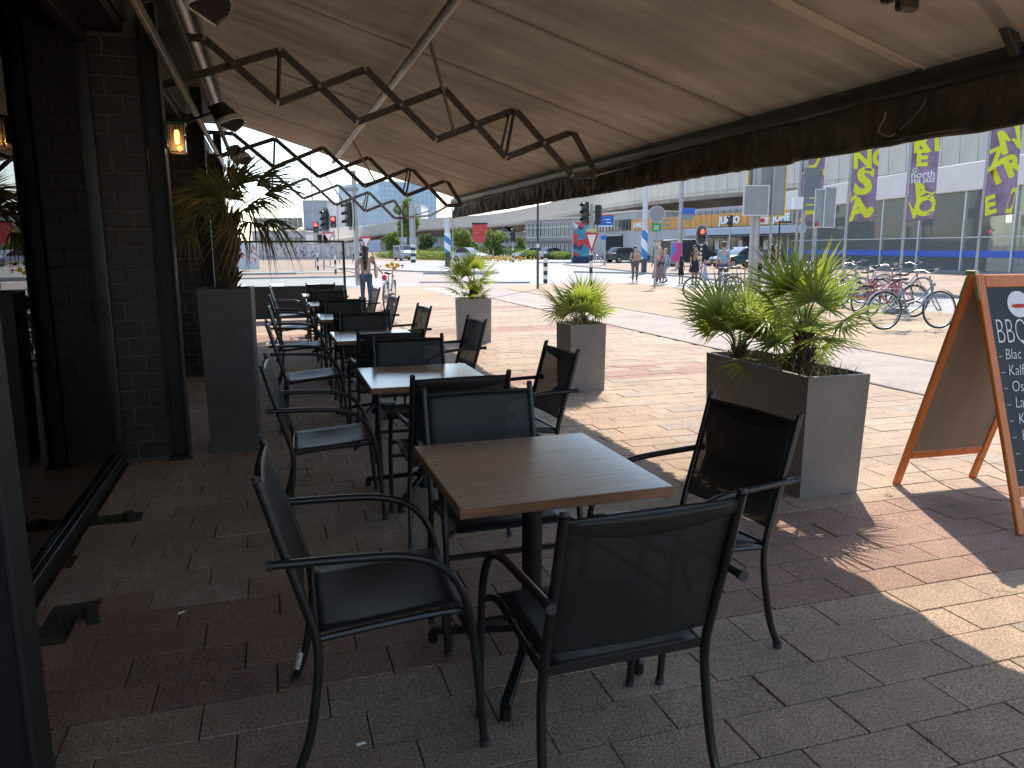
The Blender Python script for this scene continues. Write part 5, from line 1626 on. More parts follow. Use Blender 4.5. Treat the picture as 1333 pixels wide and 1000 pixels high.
signal_head(t, UPZ(428, 286, P), .42, n=3, oval=True, yaw=R(-25), off=(.2, 0))
P = G(466, 372)
t = post_thing('traffic_light', 'large dark traffic light with oval backboard on the thick grey pole', 'traffic light', P, UPZ(466, 222, P), .105, group=gT)
signal_head(t, UPZ(457, 279, P), .30, n=3, oval=True, yaw=R(-55), off=(-.26, -.1), h=.95)
mb = MB(); mb.box((-.1, -.13, UPZ(466, 247, P)), (.60, .04, .15), .01); mb.build('name_plate', signback, t)
P = G(668, 342)
t = post_thing('traffic_light', 'tiny far traffic light on a banded post near the orange flowers', 'traffic light', P, UPZ(668, 311, P), .07, group=gT, bands=(1.4, 6))
signal_head(t, UPZ(668, 306, P), .42, n=3, yaw=R(-40))
P = G(478, 345)
t = post_thing('give_way_sign', 'red and white give way sign beside the head of the woman with the bicycle', 'sign', P, UPZ(474, 308, P), .05)
for sc, m_, y_ in ((1, signred, -.08), (.66, signwhite, -.1)):
    mb = MB(); mb.prism([(-.55 * sc, .5 * sc), (0, -.45 * sc), (.55 * sc, .5 * sc)], y_ - .015, y_, 'y'); o = mb.build('plate', m_, t); o.location = (0, 0, UPZ(474, 316, P) + .04)
P = G(430, 346)
t = post_thing('give_way_sign', 'red and white give way sign below the oval traffic light', 'sign', P, UPZ(430, 306, P), .05)
for sc, m_, y_ in ((1, signred, -.08), (.66, signwhite, -.1)):
    mb = MB(); mb.prism([(-.5 * sc, .45 * sc), (0, -.42 * sc), (.5 * sc, .45 * sc)], y_ - .015, y_, 'y'); o = mb.build('plate', m_, t); o.location = (0, 0, UPZ(430, 309, P))
# plain poles and lamp posts
def arm_lamp(t, z, ln, m_=galv):
    mb = MB(); mb.tube(crv([(0, 0, z - .3), (ln * .2, 0, z), (ln, 0, z + .1)], 5), .04, 8); mb.box((ln + .25, 0, z + .09), (.7, .22, .10), .03); mb.build('lamp_arm', m_, t)
P = G(700, 376)
t = post_thing('dark_pole', 'thin dark pole standing between the middle planter and the pale planter', 'pole', P, 7.2, .045, mat('dark_pole_paint', (.07, .06, .055), .5))
mb = MB(); mb.tube([(0, 0, UPZ(700, 320, P) - .07), (0, 0, UPZ(700, 320, P) + .07)], .049, 10); mb.build('sticker', signwhite, t)
P = G(710, 369)
post_thing('banded_post', 'short black and white banded post beside the thin dark pole', 'post', P, 0, .09, bands=(UPZ(710, 331, P), 7), group='black and white banded posts')
P = G(538, 342)
t = post_thing('banded_post', 'thick banded post with grey top beside the pale van', 'post', P, 0, .25, bands=(UPZ(538, 318, P), 6), group='black and white banded posts')
mb = MB(); z_ = UPZ(538, 318, P); mb.tube([(0, 0, z_), (0, 0, UPZ(536, 262, P))], .30, 10); mb.build('column', galv, t, smooth=True)
P = G(411, 350)
for (px, pyb, pyt, r_, lb, ln) in ((411, 349, 185, .05, 'thin lamp post crossing the folding arms at the left', 1.6), (524.5, 340, 255, .09, 'grey lamp post in front of the tall leafy tree', 0), (476, 345, 262, .05, 'slim lamp post behind the thick grey pole', -1.2),
                                (884, 349, 215, .16, 'tall grey lamp post beside the round sign back', 0), (590, 336, 262, .1, 'far lamp post beyond the striped pole', 0), (442, 343, 225, .05, 'thin mast behind the red light at the left', 1.4)):
    P = G(px, pyb); t = post_thing('lamp_post', lb, 'lamp post', P, UPZ(px, pyt, P), r_, group='lamp posts around the crossing')
    if ln: arm_lamp(t, UPZ(px, pyt, P) - .05, ln)
    if px == 884:
        mb = MB(); mb.box((.5, -.1, UPZ(895, 275, P)), (.9, .05, .42), .01); mb.build('street_name_plate', signblue, t)
        mb = MB(); mb.box((.45, -.1, UPZ(895, 282, P)), (.9, .05, .40), .01); mb.build('lower_plate', signback, t)
# blue and white spiral poles
def spiral(px, pyb, py0, py1, pyt, r_, label, lean=0):
    P = G(px, pyb); t = thing('spiral_painted_pole', label, 'pole', Vector((P.x, P.y, 0)), -YAW, 'blue and white spiral poles')
    z0, z1, z2 = UPZ(px, py1, P), UPZ(px, py0, P), UPZ(px, pyt, P)
    mb = MB(); mb.tube([(0, 0, 0), (0, 0, z0)], r_, 12); mb.build('base', mat('pole_base_dark', (.05, .05, .06), .5), t, smooth=True)
    mb = MB(); mb.tube([(0, 0, z1), (lean, 0, z2)], [r_ * .95, r_ * .8], 12); mb.build('pole', mat('pale_grey_pole', (.55, .56, .58), .5), t, smooth=True)
    m1 = bpy.data.materials.get('blue_white_spiral')
    if not m1:
        m1 = mat('blue_white_spiral', (.7, .7, .7), .5); nt = m1.node_tree; b = nt.nodes['Principled BSDF']
        ta = nt.nodes.new('ShaderNodeTexCoord'); sx = nt.nodes.new('ShaderNodeSeparateXYZ'); nt.links.new(ta.outputs['Object'], sx.inputs[0])
        at2 = nt.nodes.new('ShaderNodeMath'); at2.operation = 'ARCTAN2'; nt.links.new(sx.outputs['Y'], at2.inputs[0]); nt.links.new(sx.outputs['X'], at2.inputs[1])
        dv = nt.nodes.new('ShaderNodeMath'); dv.operation = 'DIVIDE'; dv.inputs[1].default_value = 2 * PI; nt.links.new(at2.outputs[0], dv.inputs[0])
        zz = nt.nodes.new('ShaderNodeMath'); zz.operation = 'MULTIPLY'; zz.inputs[1].default_value = .95; nt.links.new(sx.outputs['Z'], zz.inputs[0])
        sm_ = nt.nodes.new('ShaderNodeMath'); sm_.operation = 'ADD'; nt.links.new(dv.outputs[0], sm_.inputs[0]); nt.links.new(zz.outputs[0], sm_.inputs[1])
        fr = nt.nodes.new('ShaderNodeMath'); fr.operation = 'FRACT'; nt.links.new(sm_.outputs[0], fr.inputs[0])
        gt = nt.nodes.new('ShaderNodeMath'); gt.operation = 'GREATER_THAN'; gt.inputs[1].default_value = .5; nt.links.new(fr.outputs[0], gt.inputs[0])
        mx = nt.nodes.new('ShaderNodeMix'); mx.data_type = 'RGBA'; mx.inputs[6].default_value = (.70, .74, .76, 1); mx.inputs[7].default_value = (.03, .20, .50, 1)
        nt.links.new(gt.outputs[0], mx.inputs[0]); nt.links.new(mx.outputs[2], b.inputs['Base Color'])
    mb = MB(); mb.tube([(0, 0, z0), (0, 0, z1)], r_ * 1.12, 16); mb.build('spiral_band', m1, t, smooth=True)
spiral(838, 356, 300, 337, 190, .16, 'blue and white spiral pole behind the woman holding a tablet')
spiral(583, 347, 303, 329, 285, .22, 'blue and white spiral pole behind the pale planter palm')
# round sign back and green plate
P = G(852, 375)
t = post_thing('round_sign', 'back of a round sign above a green plate on a slim post', 'sign', P, UPZ(852, 268, P), .035)
rz_ = UPZ(843, 279, P) ; d_ = (P - Vector((0, 0, EYE))).dot(_fw)
mb = MB(); mb.tube([(0, -.05, UPZ(852, 279, P)), (0, -.065, UPZ(852, 279, P))], .0102 * d_, 24); mb.build('disc', signback, t)
mb = MB(); c_ = UPZ(852, 279, P); mb.tube([(.0102 * d_ * math.cos(k * PI / 12), -.058, c_ + .0102 * d_ * math.sin(k * PI / 12)) for k in range(25)], .012, 6); mb.build('disc_rim', sig_rim, t)
mb = MB(); mb.box((.0, -.04, UPZ(852, 296, P)), (.0125 * d_, .02, .0105 * d_), .003); mb.build('green_plate', signgreen, t)
mb = MB(); mb.box((.0, -.055, UPZ(852, 295, P)), (.006 * d_, .006, .0016 * d_)); mb.box((.0, -.055, UPZ(852, 298, P)), (.008 * d_, .006, .001 * d_)); mb.build('plate_print', signwhite, t)
P = G(787, 345); d_ = (P - Vector((0, 0, EYE))).dot(_fw)
t = post_thing('direction_sign', 'blue and white direction sign on a grey post beside the painted column', 'sign', P, UPZ(787, 296, P), .10)
mb = MB(); mb.box((0, -.15, UPZ(787, 288.5, P)), (.021 * d_, .06, .0145 * d_), .01); mb.build('plate', signblue, t)
mb = MB(); mb.box((0, -.20, UPZ(787, 294.6, P)), (.019 * d_, .02, .0016 * d_)); mb.box((.002 * d_, -.20, UPZ(787, 286, P)), (.007 * d_, .02, .001 * d_)); mb.box((.004 * d_, -.20, UPZ(787, 290, P)), (.005 * d_, .02, .0012 * d_)); mb.build('plate_print', signwhite, t)
mb = MB(); mb.box((0, -.15, UPZ(787, 281, P)), (.022 * d_, .05, .002 * d_)); mb.build('top_strip', signred, t)
mb = MB(); mb.box((-.002 * d_, -.12, UPZ(785, 309.5, P)), (.0075 * d_, .04, .005 * d_), .01); mb.build('small_plate', signblue, t)
# group of sign backs right of centre
P = G(978, 392); d_ = (P - Vector((0, 0, EYE))).dot(_fw)
t = post_thing('sign_portal_post', 'thick grey post carrying large grey sign backs with yellow edges', 'sign', P, 7.5, .135)
def plate(t, px0, px1, py0, py1, P, m_, off=-.18, th=.04, rim=None, name='plate'):
    d_ = (P - Vector((0, 0, EYE))).dot(_fw) + off
    pxm = (px0 + px1) / 2
    base = (P - Vector((0, 0, EYE))).dot(_rt)
    xx = ((pxm - 666.5) / FPX * (P - Vector((0, 0, EYE))).dot(_fw)) - base
    z0, z1 = UPZ(pxm, py1, P), UPZ(pxm, py0, P); w = (px1 - px0) / FPX * (P - Vector((0, 0, EYE))).dot(_fw)
    z1 = min(z1, 12)
    # posts lean in the picture because the camera looks down
    mb = MB(); mb.box((xx, off, (z0 + z1) / 2), (w, th, z1 - z0), .004); o = mb.build(name, m_, t)
    if rim:
        mb = MB()
        for sx in (-1, 1): mb.box((xx + sx * w / 2, off - .005, (z0 + z1) / 2), (.035, th + .02, z1 - z0 + .035), .003)
        for zz in (z0, z1): mb.box((xx, off - .006, zz), (w, th + .02, .035), .003)
        mb.build('plate_rim', rim, t)
plate(t, 968, 1016, 150, 281, P, signback, .12, .05, mat('yellow_sign_edge', (.65, .48, .03), .5), 'large_plate')
plate(t, 959, 990, 243, 281, P, signback, -.22, .03, sig_rim)
mb = MB(); mb.tube([(.42, -.05, .0), (.42, -.05, 7)], .035, 10); mb.build('side_pipe', galv, t)
P = G(999, 385); t = post_thing('station_sign', 'white plate with a red mark on a slim post', 'sign', P, UPZ(1000, 286, P), .045, rz=-YAW)
plate(t, 978, 994, 281, 292, P, signwhite, -.08, .02); plate(t, 979, 989, 285, 290, P, signred, -.105, .015, name='red_mark')
P = G(1040, 378); t = post_thing('sign_back_post', 'tall grey post with a dark ribbed sign back beside the first banner', 'sign', P, 6.2, .07)
plate(t, 1036, 1056, 219, 257, P, signback_d, -.12, .04); plate(t, 1036, 1055, 259, 266, P, signback_d, -.12, .04); plate(t, 1036, 1055, 268, 274, P, signback_d, -.12, .04)
plate(t, 1025, 1037, 257, 273, P, signwhite, -.05, .2, name='control_box')
P = G(1056, 378); t = post_thing('sign_back_post', 'post with two pale sign backs in white rims and a red corner sticker', 'sign', P, UPZ(1056, 297, P), .07)
plate(t, 1052, 1066, 247, 296, P, signback, -.10, .03, sig_rim); plate(t, 1064, 1078, 244, 296, P, signback, -.13, .03, sig_rim); plate(t, 1054, 1058, 289, 295, P, signred, -.14, .01, name='sticker')
P = G(1010, 380); t = post_thing('street_lantern', 'thin black post with a small dark lamp head in front of the supermarket', 'lamp post', P, UPZ(1010, 290, P), .03, bw_black)
mb = MB(); mb.box((.18, 0, UPZ(1010, 289, P)), (.4, .12, .07), .02); mb.build('lamp_head', bw_black, t)

# ---- festival banners
purple = cloth_mat('purple_banner_cloth', (.34, .27, .37), 0, .45, .75, noise=(1.5, .3))
yel = cloth_mat('yellow_banner_print', (.86, .92, .05), 0, .25, .7)
def banner(px_t, py_t, px_b, py_b, fl, lines, label, flip=1):
    P = G(px_b, py_b); d_ = (P - Vector((0, 0, EYE))).dot(_fw)
    t = thing('festival_banner', label, 'banner', Vector((P.x, P.y, 0)), -YAW, 'purple and yellow banners on poles')
    mb = MB(); mb.tube([(0, 0, 0), (.0, 0, 7.5)], [.05, .035], 10); mb.build('pole', galv, t, smooth=True)
    x0, w, z0, z1 = fl
    def cloth(u, v):
        k = .5 + .5 * (1 - v)
        return Vector((x0 + w * u + .05 * math.sin(2.2 * v) * u, .07 * math.sin(u * 5 + v * 3) * k * u - .02, z0 + (z1 - z0) * v + .10 * (1 - v) * (u - .3) * flip))
    mb = MB(); mb.sheet(lambda u, v: cloth(u, v), 12, 24, (0, -.006, 0)); mb.build('cloth', purple, t, smooth='all')
    mb = MB(); mb.tube([(0, 0, z1), (x0 + w, 0, z1)], .015, 6); mb.build('top_arm', galv, t)
    for (s_, u0, v0, size, rot, m_) in lines:
        me = text_mesh(s_, size, .0, m_, 0, (.045 if m_ is yel else .015) * size)
        cr, sr = math.cos(rot), math.sin(rot)
        for vtx in me.vertices:
            a, b_ = vtx.co.x, vtx.co.y
            a, b_ = a * cr - b_ * sr, a * sr + b_ * cr
            u = u0 + a / w; v = v0 + b_ / (z1 - z0)
            p = cloth(min(1.0, max(0.0, u)), min(1.0, max(0, v)))
            vtx.co = p + Vector((0, -.014, 0))
        link('lettering', me, t)
    return t
ww_ = mat('white_banner_print', (.75, .75, .73), .7)
P = G(1170, 378); 
dd = (P - Vector((0, 0, EYE))).dot(_fw)
def zz(px, py, b): return UPZ(px, py, G(*b))
banner(1106, 200, 1096, 376, (.05, .86, zz(1112, 288, (1096, 376)), zz(1120, 182, (1096, 376))), [('NO', .02, .66, .80, .06, yel), ('S', .10, .36, 1.22, -.14, yel), ('L', .0, .24, .62, .75, yel), ('A', .02, .02, .98, .12, yel), (',', .72, .10, .9, .3, yel)],
       'banner reading NO S L A in yellow, right of the grey sign backs')
banner(1194, 186, 1170, 378, (.05, .86, zz(1185, 288, (1170, 378)), zz(1200, 165, (1170, 378))), [('RT', .03, .74, .82, .06, yel), ('E', .16, .595, .72, .02, yel), ('G·', .06, .525, .22, 0, ww_), ('north', .02, .465, .33, 0, ww_), ('sea jazz', .02, .415, .25, 0, ww_), ('A', .36, .20, .82, .55, yel), ('V', .0, .03, .80, .15, yel), ('O', .42, .02, .86, .4, yel)],
       'banner with white north sea jazz lettering between yellow letters')
banner(1293, 170, 1268, 376, (.05, 1.0, zz(1280, 282, (1268, 376)), zz(1300, 150, (1268, 376))), [('N', .36, .62, 1.05, .3, yel), ('Z', .10, .50, .8, .35, yel), ('TR', .12, .30, .98, .45, yel), ('E', .02, .02, .85, .2, yel), ('I', .68, .04, 1.1, -.15, yel)],
       'banner with slanted Z T R letters, rightmost above the chalkboard sign')
banner(1040, 200, 1033, 372, (.05, .80, zz(1040, 290, (1033, 372)), zz(1045, 190, (1033, 372))), [('Z', .1, .66, 1.3, -.1, yel), ('sea', .3, .42, .26, 1.5, ww_), ('A', .05, .04, 1.1, .0, yel)],
       'banner partly hidden behind the dark ribbed sign back')

# ================================================================== bicycles
rubber = mat('tyre_rubber', (.02, .02, .02), .8)
rimm = mat('bike_rim_alloy', (.35, .35, .35), .35, .8)
saddle_m = mat('saddle_black', (.02, .018, .016), .5)
chrome = mat('bike_chrome', (.30, .30, .30), .35, .8)
frames = {k: mat('bike_paint_' + k, c, .35, coat=.4) for k, c in (('blue_grey', (.13, .19, .24)), ('red', (.45, .03, .06)), ('white', (.30, .31, .31)), ('black', (.025, .025, .028)), ('green', (.05, .13, .08)), ('silver', (.17, .18, .19)))}
def make_bike():
    t = thing('bicycle', '', 'bicycle', (0, 0, 0), 0, 'bicycles parked on the plaza')
    Rw = .345; fx, rx = .56, -.54
    for x in (rx, fx):
        w = link('wheel', None, t, (x, 0, Rw))
        mb = MB(); mb.tube([(Rw * .955 * math.cos(k * PI / 18), 0, Rw * .955 * math.sin(k * PI / 18)) for k in range(37)], .016, 6, caps=False); mb.build('tyre', rubber, w, smooth=True)
        mb = MB(); mb.tube([(Rw * .89 * math.cos(k * PI / 18), 0, Rw * .89 * math.sin(k * PI / 18)) for k in range(37)], .009, 5, caps=False)
        for k in range(18):
            a = k * PI / 9; mb.tube([(.02 * math.cos(a + .6), .012 * (-1) ** k, .02 * math.sin(a + .6)), (Rw * .88 * math.cos(a), 0, Rw * .88 * math.sin(a))], .0016, 3, caps=False)
        mb.tube([(0, -.04, 0), (0, .04, 0)], .022, 8); mb.build('rim', rimm, w)
    mb = MB()
    BB = (-.08, 0, .29); ST = (-.20, 0, .74); HT = (.37, 0, .84); HB = (.41, 0, .66)
    mb.tube([BB, ST], .016, 8); mb.tube(crv([HB, (.18, 0, .42), BB], 5), .019, 8); mb.tube(crv([(.385, 0, .76), (.15, 0, .55), (-.13, 0, .46)], 5), .015, 8); mb.tube([HT, HB], .02, 8)
    for s in (-1, 1):
        mb.tube([(BB[0], s * .02, BB[2]), (rx, s * .06, Rw)], .010, 6); mb.tube([(-.185, s * .015, .68), (rx, s * .06, Rw)], .009, 6)
        mb.tube(crv([(HB[0], s * .03, HB[2] - .02), (.46, s * .055, .5), (fx, s * .055, Rw)], 4), .011, 6)
    mb.build('frame', frames['blue_grey'], t, smooth=True)
    for x, a0, a1 in ((rx, 10, 190), (fx, 35, 165)):
        mb = MB(); n_ = 14; mb.sheet(lambda u, v: (x + (Rw + .025) * math.cos(R(a0 + (a1 - a0) * u)), (v - .5) * .05, Rw + (Rw + .025) * math.sin(R(a0 + (a1 - a0) * u))), n_, 2, (0, 0, .003)); mb.build('mudguard', frames['silver'], t, smooth=True)
    mb = MB(); mb.tube([HT, (.35, 0, .96)], .014, 8)
    mb.tube(crv([(.16, .27, 1.04), (.25, .27, 1.06), (.36, .20, 1.07), (.37, 0, 1.0), (.36, -.20, 1.07), (.25, -.27, 1.06), (.16, -.27, 1.04)], 5), .011, 8); mb.build('handlebar', chrome, t, smooth=True)
    for s in (-1, 1):
        mb = MB(); mb.tube([(.22, s * .27, 1.055), (.12, s * .27, 1.03)], .016, 8); mb.build('grip', rubber, t)
    mb = MB(); mb.tube([ST, (-.225, 0, .87)], .012, 8); mb.build('seat_post', chrome, t)
    mb = MB(); mb.ball((-.30, 0, .90), (.10, .10, .035)); mb.ball((-.18, 0, .905), (.12, .035, .025)); mb.build('saddle', saddle_m, t, smooth=True)
    cr_ = link('crank', None, t, (BB[0], 0, BB[2]))
    mb = MB(); mb.tube([(0, .035, 0), (0, .04, 0)], .09, 18); mb.bar((0, .06, 0), (.12, .06, -.12), .012, .02, .002); mb.bar((0, -.06, 0), (-.12, -.06, .12), .012, .02, .002); mb.build('chainring', chrome, cr_)
    mb = MB(); mb.box((.12, .10, -.12), (.09, .07, .02), .004); mb.box((-.12, -.10, .12), (.09, .07, .02), .004); mb.build('pedal', saddle_m, cr_)
    mb = MB(); mb.bar((BB[0], .045, BB[2] + .07), (rx, .045, Rw + .03), .008, .012); mb.bar((BB[0], .045, BB[2] - .07), (rx, .045, Rw - .03), .008, .012); mb.box((-.3, .05, .33), (.42, .01, .10), .004); mb.build('chain_guard', frames['black'], t)
    mb = MB()
    for y_ in (-.06, .06): mb.tube([(-.28, y_, .735), (-.72, y_, .735)], .006, 5); mb.tube([(-.66, y_, .735), (rx, y_ * 1.1, Rw)], .005, 5)
    for k in range(4): mb.tube([(-.34 - k * .12, -.06, .735), (-.34 - k * .12, .06, .735)], .005, 5)
    mb.build('luggage_rack', chrome, t)
    mb = MB(); mb.tube([(-.20, .04, .30), (-.28, .20, .01)], .009, 6); mb.build('kickstand', chrome, t)
    mb = MB(); mb.box((.44, 0, .80), (.05, .06, .06), .01); mb.build('headlamp', chrome, t)
    return t
bike0 = make_bike()
def put_bike(x, y, rz, col, label, src=None, lean=0.0, group=None):
    global bike_used
    if not bike_used: b = bike0; bike_used = True
    else: b = copy_tree(bike0)
    b.location = (x, y, 0); b.rotation_euler = (lean, 0, rz); b['label'] = label
    if group: b['group'] = group
    for c in kids(b):
        if c.name.startswith('frame'):
            c.data = c.data.copy(); c.data.materials.clear(); c.data.materials.append(frames[col])
    return b
bike_used = False
bc = (G(1167, 433) + G(1228, 426)) / 2
put_bike(bc.x - .12, bc.y + .10, R(-8), 'blue_grey', 'blue grey step-through bicycle, whole in view beside the chalkboard sign', lean=R(-5))
for (px, py, rz, col, lb, ln) in ((1158, 414, 172, 'red', 'red bicycle directly behind the blue grey one', 4), (1140, 405, -12, 'red', 'second red bicycle nearer the big palm leaves', -4), (1118, 399, 168, 'white', 'white bicycle just left of the red ones', 5),
                              (1096, 396, -5, 'silver', 'silver bicycle behind the palm of the big planter', -4), (1070, 392, 172, 'black', 'black bicycle below the pair of pale sign backs', 4), (1040, 390, -14, 'white', 'white bicycle below the dark ribbed sign back', -5),
                              (1010, 388, 175, 'silver', 'silver bicycle parked by the white plate with red mark', 5), (965, 388, -4, 'black', 'black bicycle beside the man in the blue shirt', 3), (930, 393, 168, 'silver', 'leftmost parked bicycle with its wheel left of the palm leaves', 5), (1175, 396, -6, 'silver', 'bicycle with raised handlebars in front of the glass hall', -4), (1128, 388, 174, 'white', 'white bicycle farthest back in the cluster by the glass hall', 3)):
    P = G(px, py); put_bike(P.x, P.y, R(rz), col, lb, lean=R(ln))
# the walked bicycle
wb = put_bike(2.78, 19.15, R(72), 'white', 'pale bicycle with flowers on its handlebar pushed by the long haired woman', lean=R(3), group='moving bicycles')
mb = MB()
for c_ in ((.38, -.12, 1.08), (.42, .02, 1.10), (.36, .12, 1.06), (.45, -.03, 1.0)): mb.ball(c_, .06, 7, 5)
mb.build('flowers', mat('yellow_flowers', (.65, .40, .03), .7), wb)
mb = MB(); mb.ball((-.5, .05, .80), .07, 7, 5); mb.ball((.30, -.26, 1.08), .035, 6, 4); mb.build('pink_flower', mat('pink_flower', (.65, .05, .15), .6), wb)
# row parked far off by the supermarket and the garage building
for i, px in enumerate((775, 785, 796, 842, 850, 858, 864, 918, 926, 934, 941)):
    P = G(px, 341 + (px - 770) * .018); put_bike(P.x, P.y, R(80 + (i * 37) % 30), ['black', 'silver', 'white'][i % 3], 'distant small bicycle in the row parked ' + ('in front of the garage building' if i < 3 else 'by the supermarket, left of the black van' if i < 7 else 'by the supermarket, right of the chequered post'), group='distant rows of bicycles')

# ================================================================== cars
glass_car = mat('car_glass', (.03, .04, .05), .05, spec=.9)
rubber2 = mat('car_tyre', (.02, .02, .02), .85); alloy = mat('alloy_wheel', (.4, .4, .42), .35, .8)
lampw = mat('headlamp_clear', (.6, .62, .65), .1); lampr = mat('tail_lamp', (.4, .02, .02), .3); blackt = mat('black_trim', (.02, .02, .02), .6)
def car(label, P, rz, paint, L_=4.3, W_=1.78, H_=1.5, van=False, name='car', cat='car', group='cars on the far road'):
    t = thing(name, label, cat, Vector((P.x, P.y, 0)), rz, group)
    h = L_ / 2; zb = .95 if not van else 1.15
    if van: side = [(-h, .32), (-h * .995, zb), (-h * .985, H_ - .1), (h * .40, H_ - .05), (h * .62, zb + .1), (h * .97, zb - .22), (h, .62), (h * .98, .30)]
    else: side = [(-h, .45), (-h * .98, zb - .05), (-h * .72, zb), (h * .40, zb - .02), (h * .90, zb - .20), (h, .62), (h * .98, .30), (-h * .97, .30)]
    def body(mb, poly, w0, w1, zs, mi=0):
        """profile swept across, edges drawn in at the flanks"""
        n = len(poly); cx = sum(p[0] for p in poly) / n; cz = sum(p[1] for p in poly) / n
        rings = []
        for yy, k in ((-w0, .955), (-w0 * .97 - .02 + .02, .985), (-w1, 1), (w1, 1), (w0 * .97, .985), (w0, .955)):
            rings.append([(cx + (p[0] - cx) * k, yy, cz + (p[1] - cz) * k) for p in poly])
        vs_ = [q for r_ in rings for q in r_]; fs = [tuple(range(n))[::-1], tuple(range(5 * n, 6 * n))]
        for r_ in range(5):
            for i in range(n): fs.append((r_ * n + i, r_ * n + (i + 1) % n, (r_ + 1) * n + (i + 1) % n, (r_ + 1) * n + i))
        mb._add(vs_, fs, mi)
    mb = MB(); body(mb, side, W_ / 2, W_ / 2 * .88, 0); mb.build('body', paint, t, smooth=True)
    if not van:
        cab = [(-h * .80, zb - .06), (-h * .62, H_ - .06), (-h * .35, H_), (h * .02, H_ - .02), (h * .42, zb - .06)]
        m2 = MB(); body(m2, cab, W_ / 2 * .86, W_ / 2 * .74, 0); m2.build('windows', glass_car, t, smooth=True)
        m3 = MB(); m3.sheet(lambda u, v: (-h * .62 + (h * .64) * u, (v - .5) * W_ * .74, H_ - .05 + .055 * math.sin(PI * u)), 8, 4, (0, 0, .03)); m3.build('roof', paint, t, smooth=True)
        m3 = MB()
        for s in (-1, 1):
            for a, b_ in (((-h * .80, zb - .05), (-h * .62, H_ - .04)), ((-h * .18, zb - .05), (-h * .18, H_ - .02)), ((h * .42, zb - .05), (h * .02, H_ - .03))):
                m3.bar((a[0], s * W_ * .428, a[1]), (b_[0], s * W_ * .375, b_[1]), .04, .06, .01)
        m3.build('pillars', paint, t)
    else:
        m2 = MB()
        for s in (-1, 1):
            m2.box((h * .30, s * (W_ / 2 - .012), zb + (H_ - zb) * .45), (h * .34, .03, (H_ - zb) * .55), .01); m2.box((-h * .25, s * (W_ / 2 - .012), zb + (H_ - zb) * .45), (h * .55, .03, (H_ - zb) * .5), .01)
        m2.bar((h * .63, 0, zb + .13), (h * .42, 0, H_ - .12), W_ * .84, .03, .005)
        m2.box((-h * .995, 0, zb + (H_ - zb) * .45), (.03, W_ * .8, (H_ - zb) * .55), .01)
        m2.build('windows', glass_car, t)
    for x in (-h * .62, h * .62):
        for s in (-1, 1):
            w = link('wheel', None, t, (x, s * (W_ / 2 - .10), .32))
            mb = MB(); mb.tube([(0, -.10, 0), (0, .10, 0)], .32, 18); mb.build('tyre', rubber2, w, smooth=True)
            mb = MB(); mb.tube([(0, s * .09, 0), (0, s * .108, 0)], .20, 14); mb.build('rim', alloy, w)
    for s in (-1, 1):
        mb = MB(); mb.box((h * .955, s * W_ * .34, .70), (.10, .34, .14), .03); mb.build('headlight', lampw, t)
        mb = MB(); mb.box((-h * .975, s * W_ * .38, .80), (.06, .22, .18), .02); mb.build('tail_light', lampr, t)
        mb = MB(); mb.box((h * .36, s * (W_ / 2 + .06), zb + .05), (.12, .16, .12), .03); mb.build('mirror', blackt, t)
    mb = MB(); mb.box((h * .985, 0, .50), (.06, W_ * .55, .12), .02); mb.box((h * .97, 0, .34), (.10, W_ * .8, .10), .02); mb.build('grille', blackt, t)
    mb = MB(); mb.box((h * 1.015, 0, .44), (.02, .5, .11)); mb.build('number_plate', mat('plate_yellow', (.6, .45, .03), .5), t)
    return t
cp = lambda n_, c: mat('car_paint_' + n_, c, .3, .2, coat=.6)
toc = lambda P: math.atan2(-P.y, -P.x)
P = G(527, 339); car('pale blue grey van driving towards the camera beside the banded post', P, toc(P) + R(14), cp('pale', (.28, .33, .36)), 4.4, 1.85, 1.85, van=True)
P = G(612, 340); car('light silver blue hatchback in front of the bushes', P, toc(P) + R(50), cp('light', (.45, .50, .54)), 4.1, 1.75, 1.48)
P = G(722, 337.5); car('silver saloon parked before the lilac office block', P, R(10), cp('silver', (.42, .43, .44)), 4.3, 1.76, 1.42)
P = G(815, 342); car('dark grey saloon parked behind the woman holding a tablet', P, R(8), cp('dark', (.06, .065, .07)), 4.4, 1.8, 1.44)
P = G(893, 346); t = car('black panel van with a pink and blue poster beside it', P, R(-6), cp('black', (.025, .03, .032)), 4.9, 1.9, 2.1, van=True, name='van', cat='van')
P = G(880, 352); d_ = (P - Vector((0, 0, EYE))).dot(_fw)
t = thing('poster_stand', 'upright pink and blue poster stand in front of the black van', 'poster stand', P, -YAW)
mb = MB(); mb.box((0, 0, UPZ(880, 328, P)), (.0135 * d_, .06, .024 * d_), .01); mb.build('poster', ramp_mat('pink_blue_poster', [(0, (.50, .05, .22)), (.4, (.20, .16, .50)), (.6, (.08, .20, .52)), (.8, (.60, .15, .35))], 1.3, .5, kind='vor'), t)
mb = MB(); mb.box((0, .05, UPZ(880, 328, P)), (.015 * d_, .06, .026 * d_), .02); mb.tube([(0, .05, 0), (0, .05, UPZ(880, 342, P))], .05, 8); mb.build('stand', galv, t)
P = G(962, 349); car('dark teal hatchback behind the man in the blue shirt', P, R(186), cp('teal', (.04, .08, .09)), 4.0, 1.75, 1.45)
P = G(690, 337); car('white car far behind the thin dark pole', P, R(170), cp('white', (.6, .6, .6)), 4.3, 1.76, 1.42)

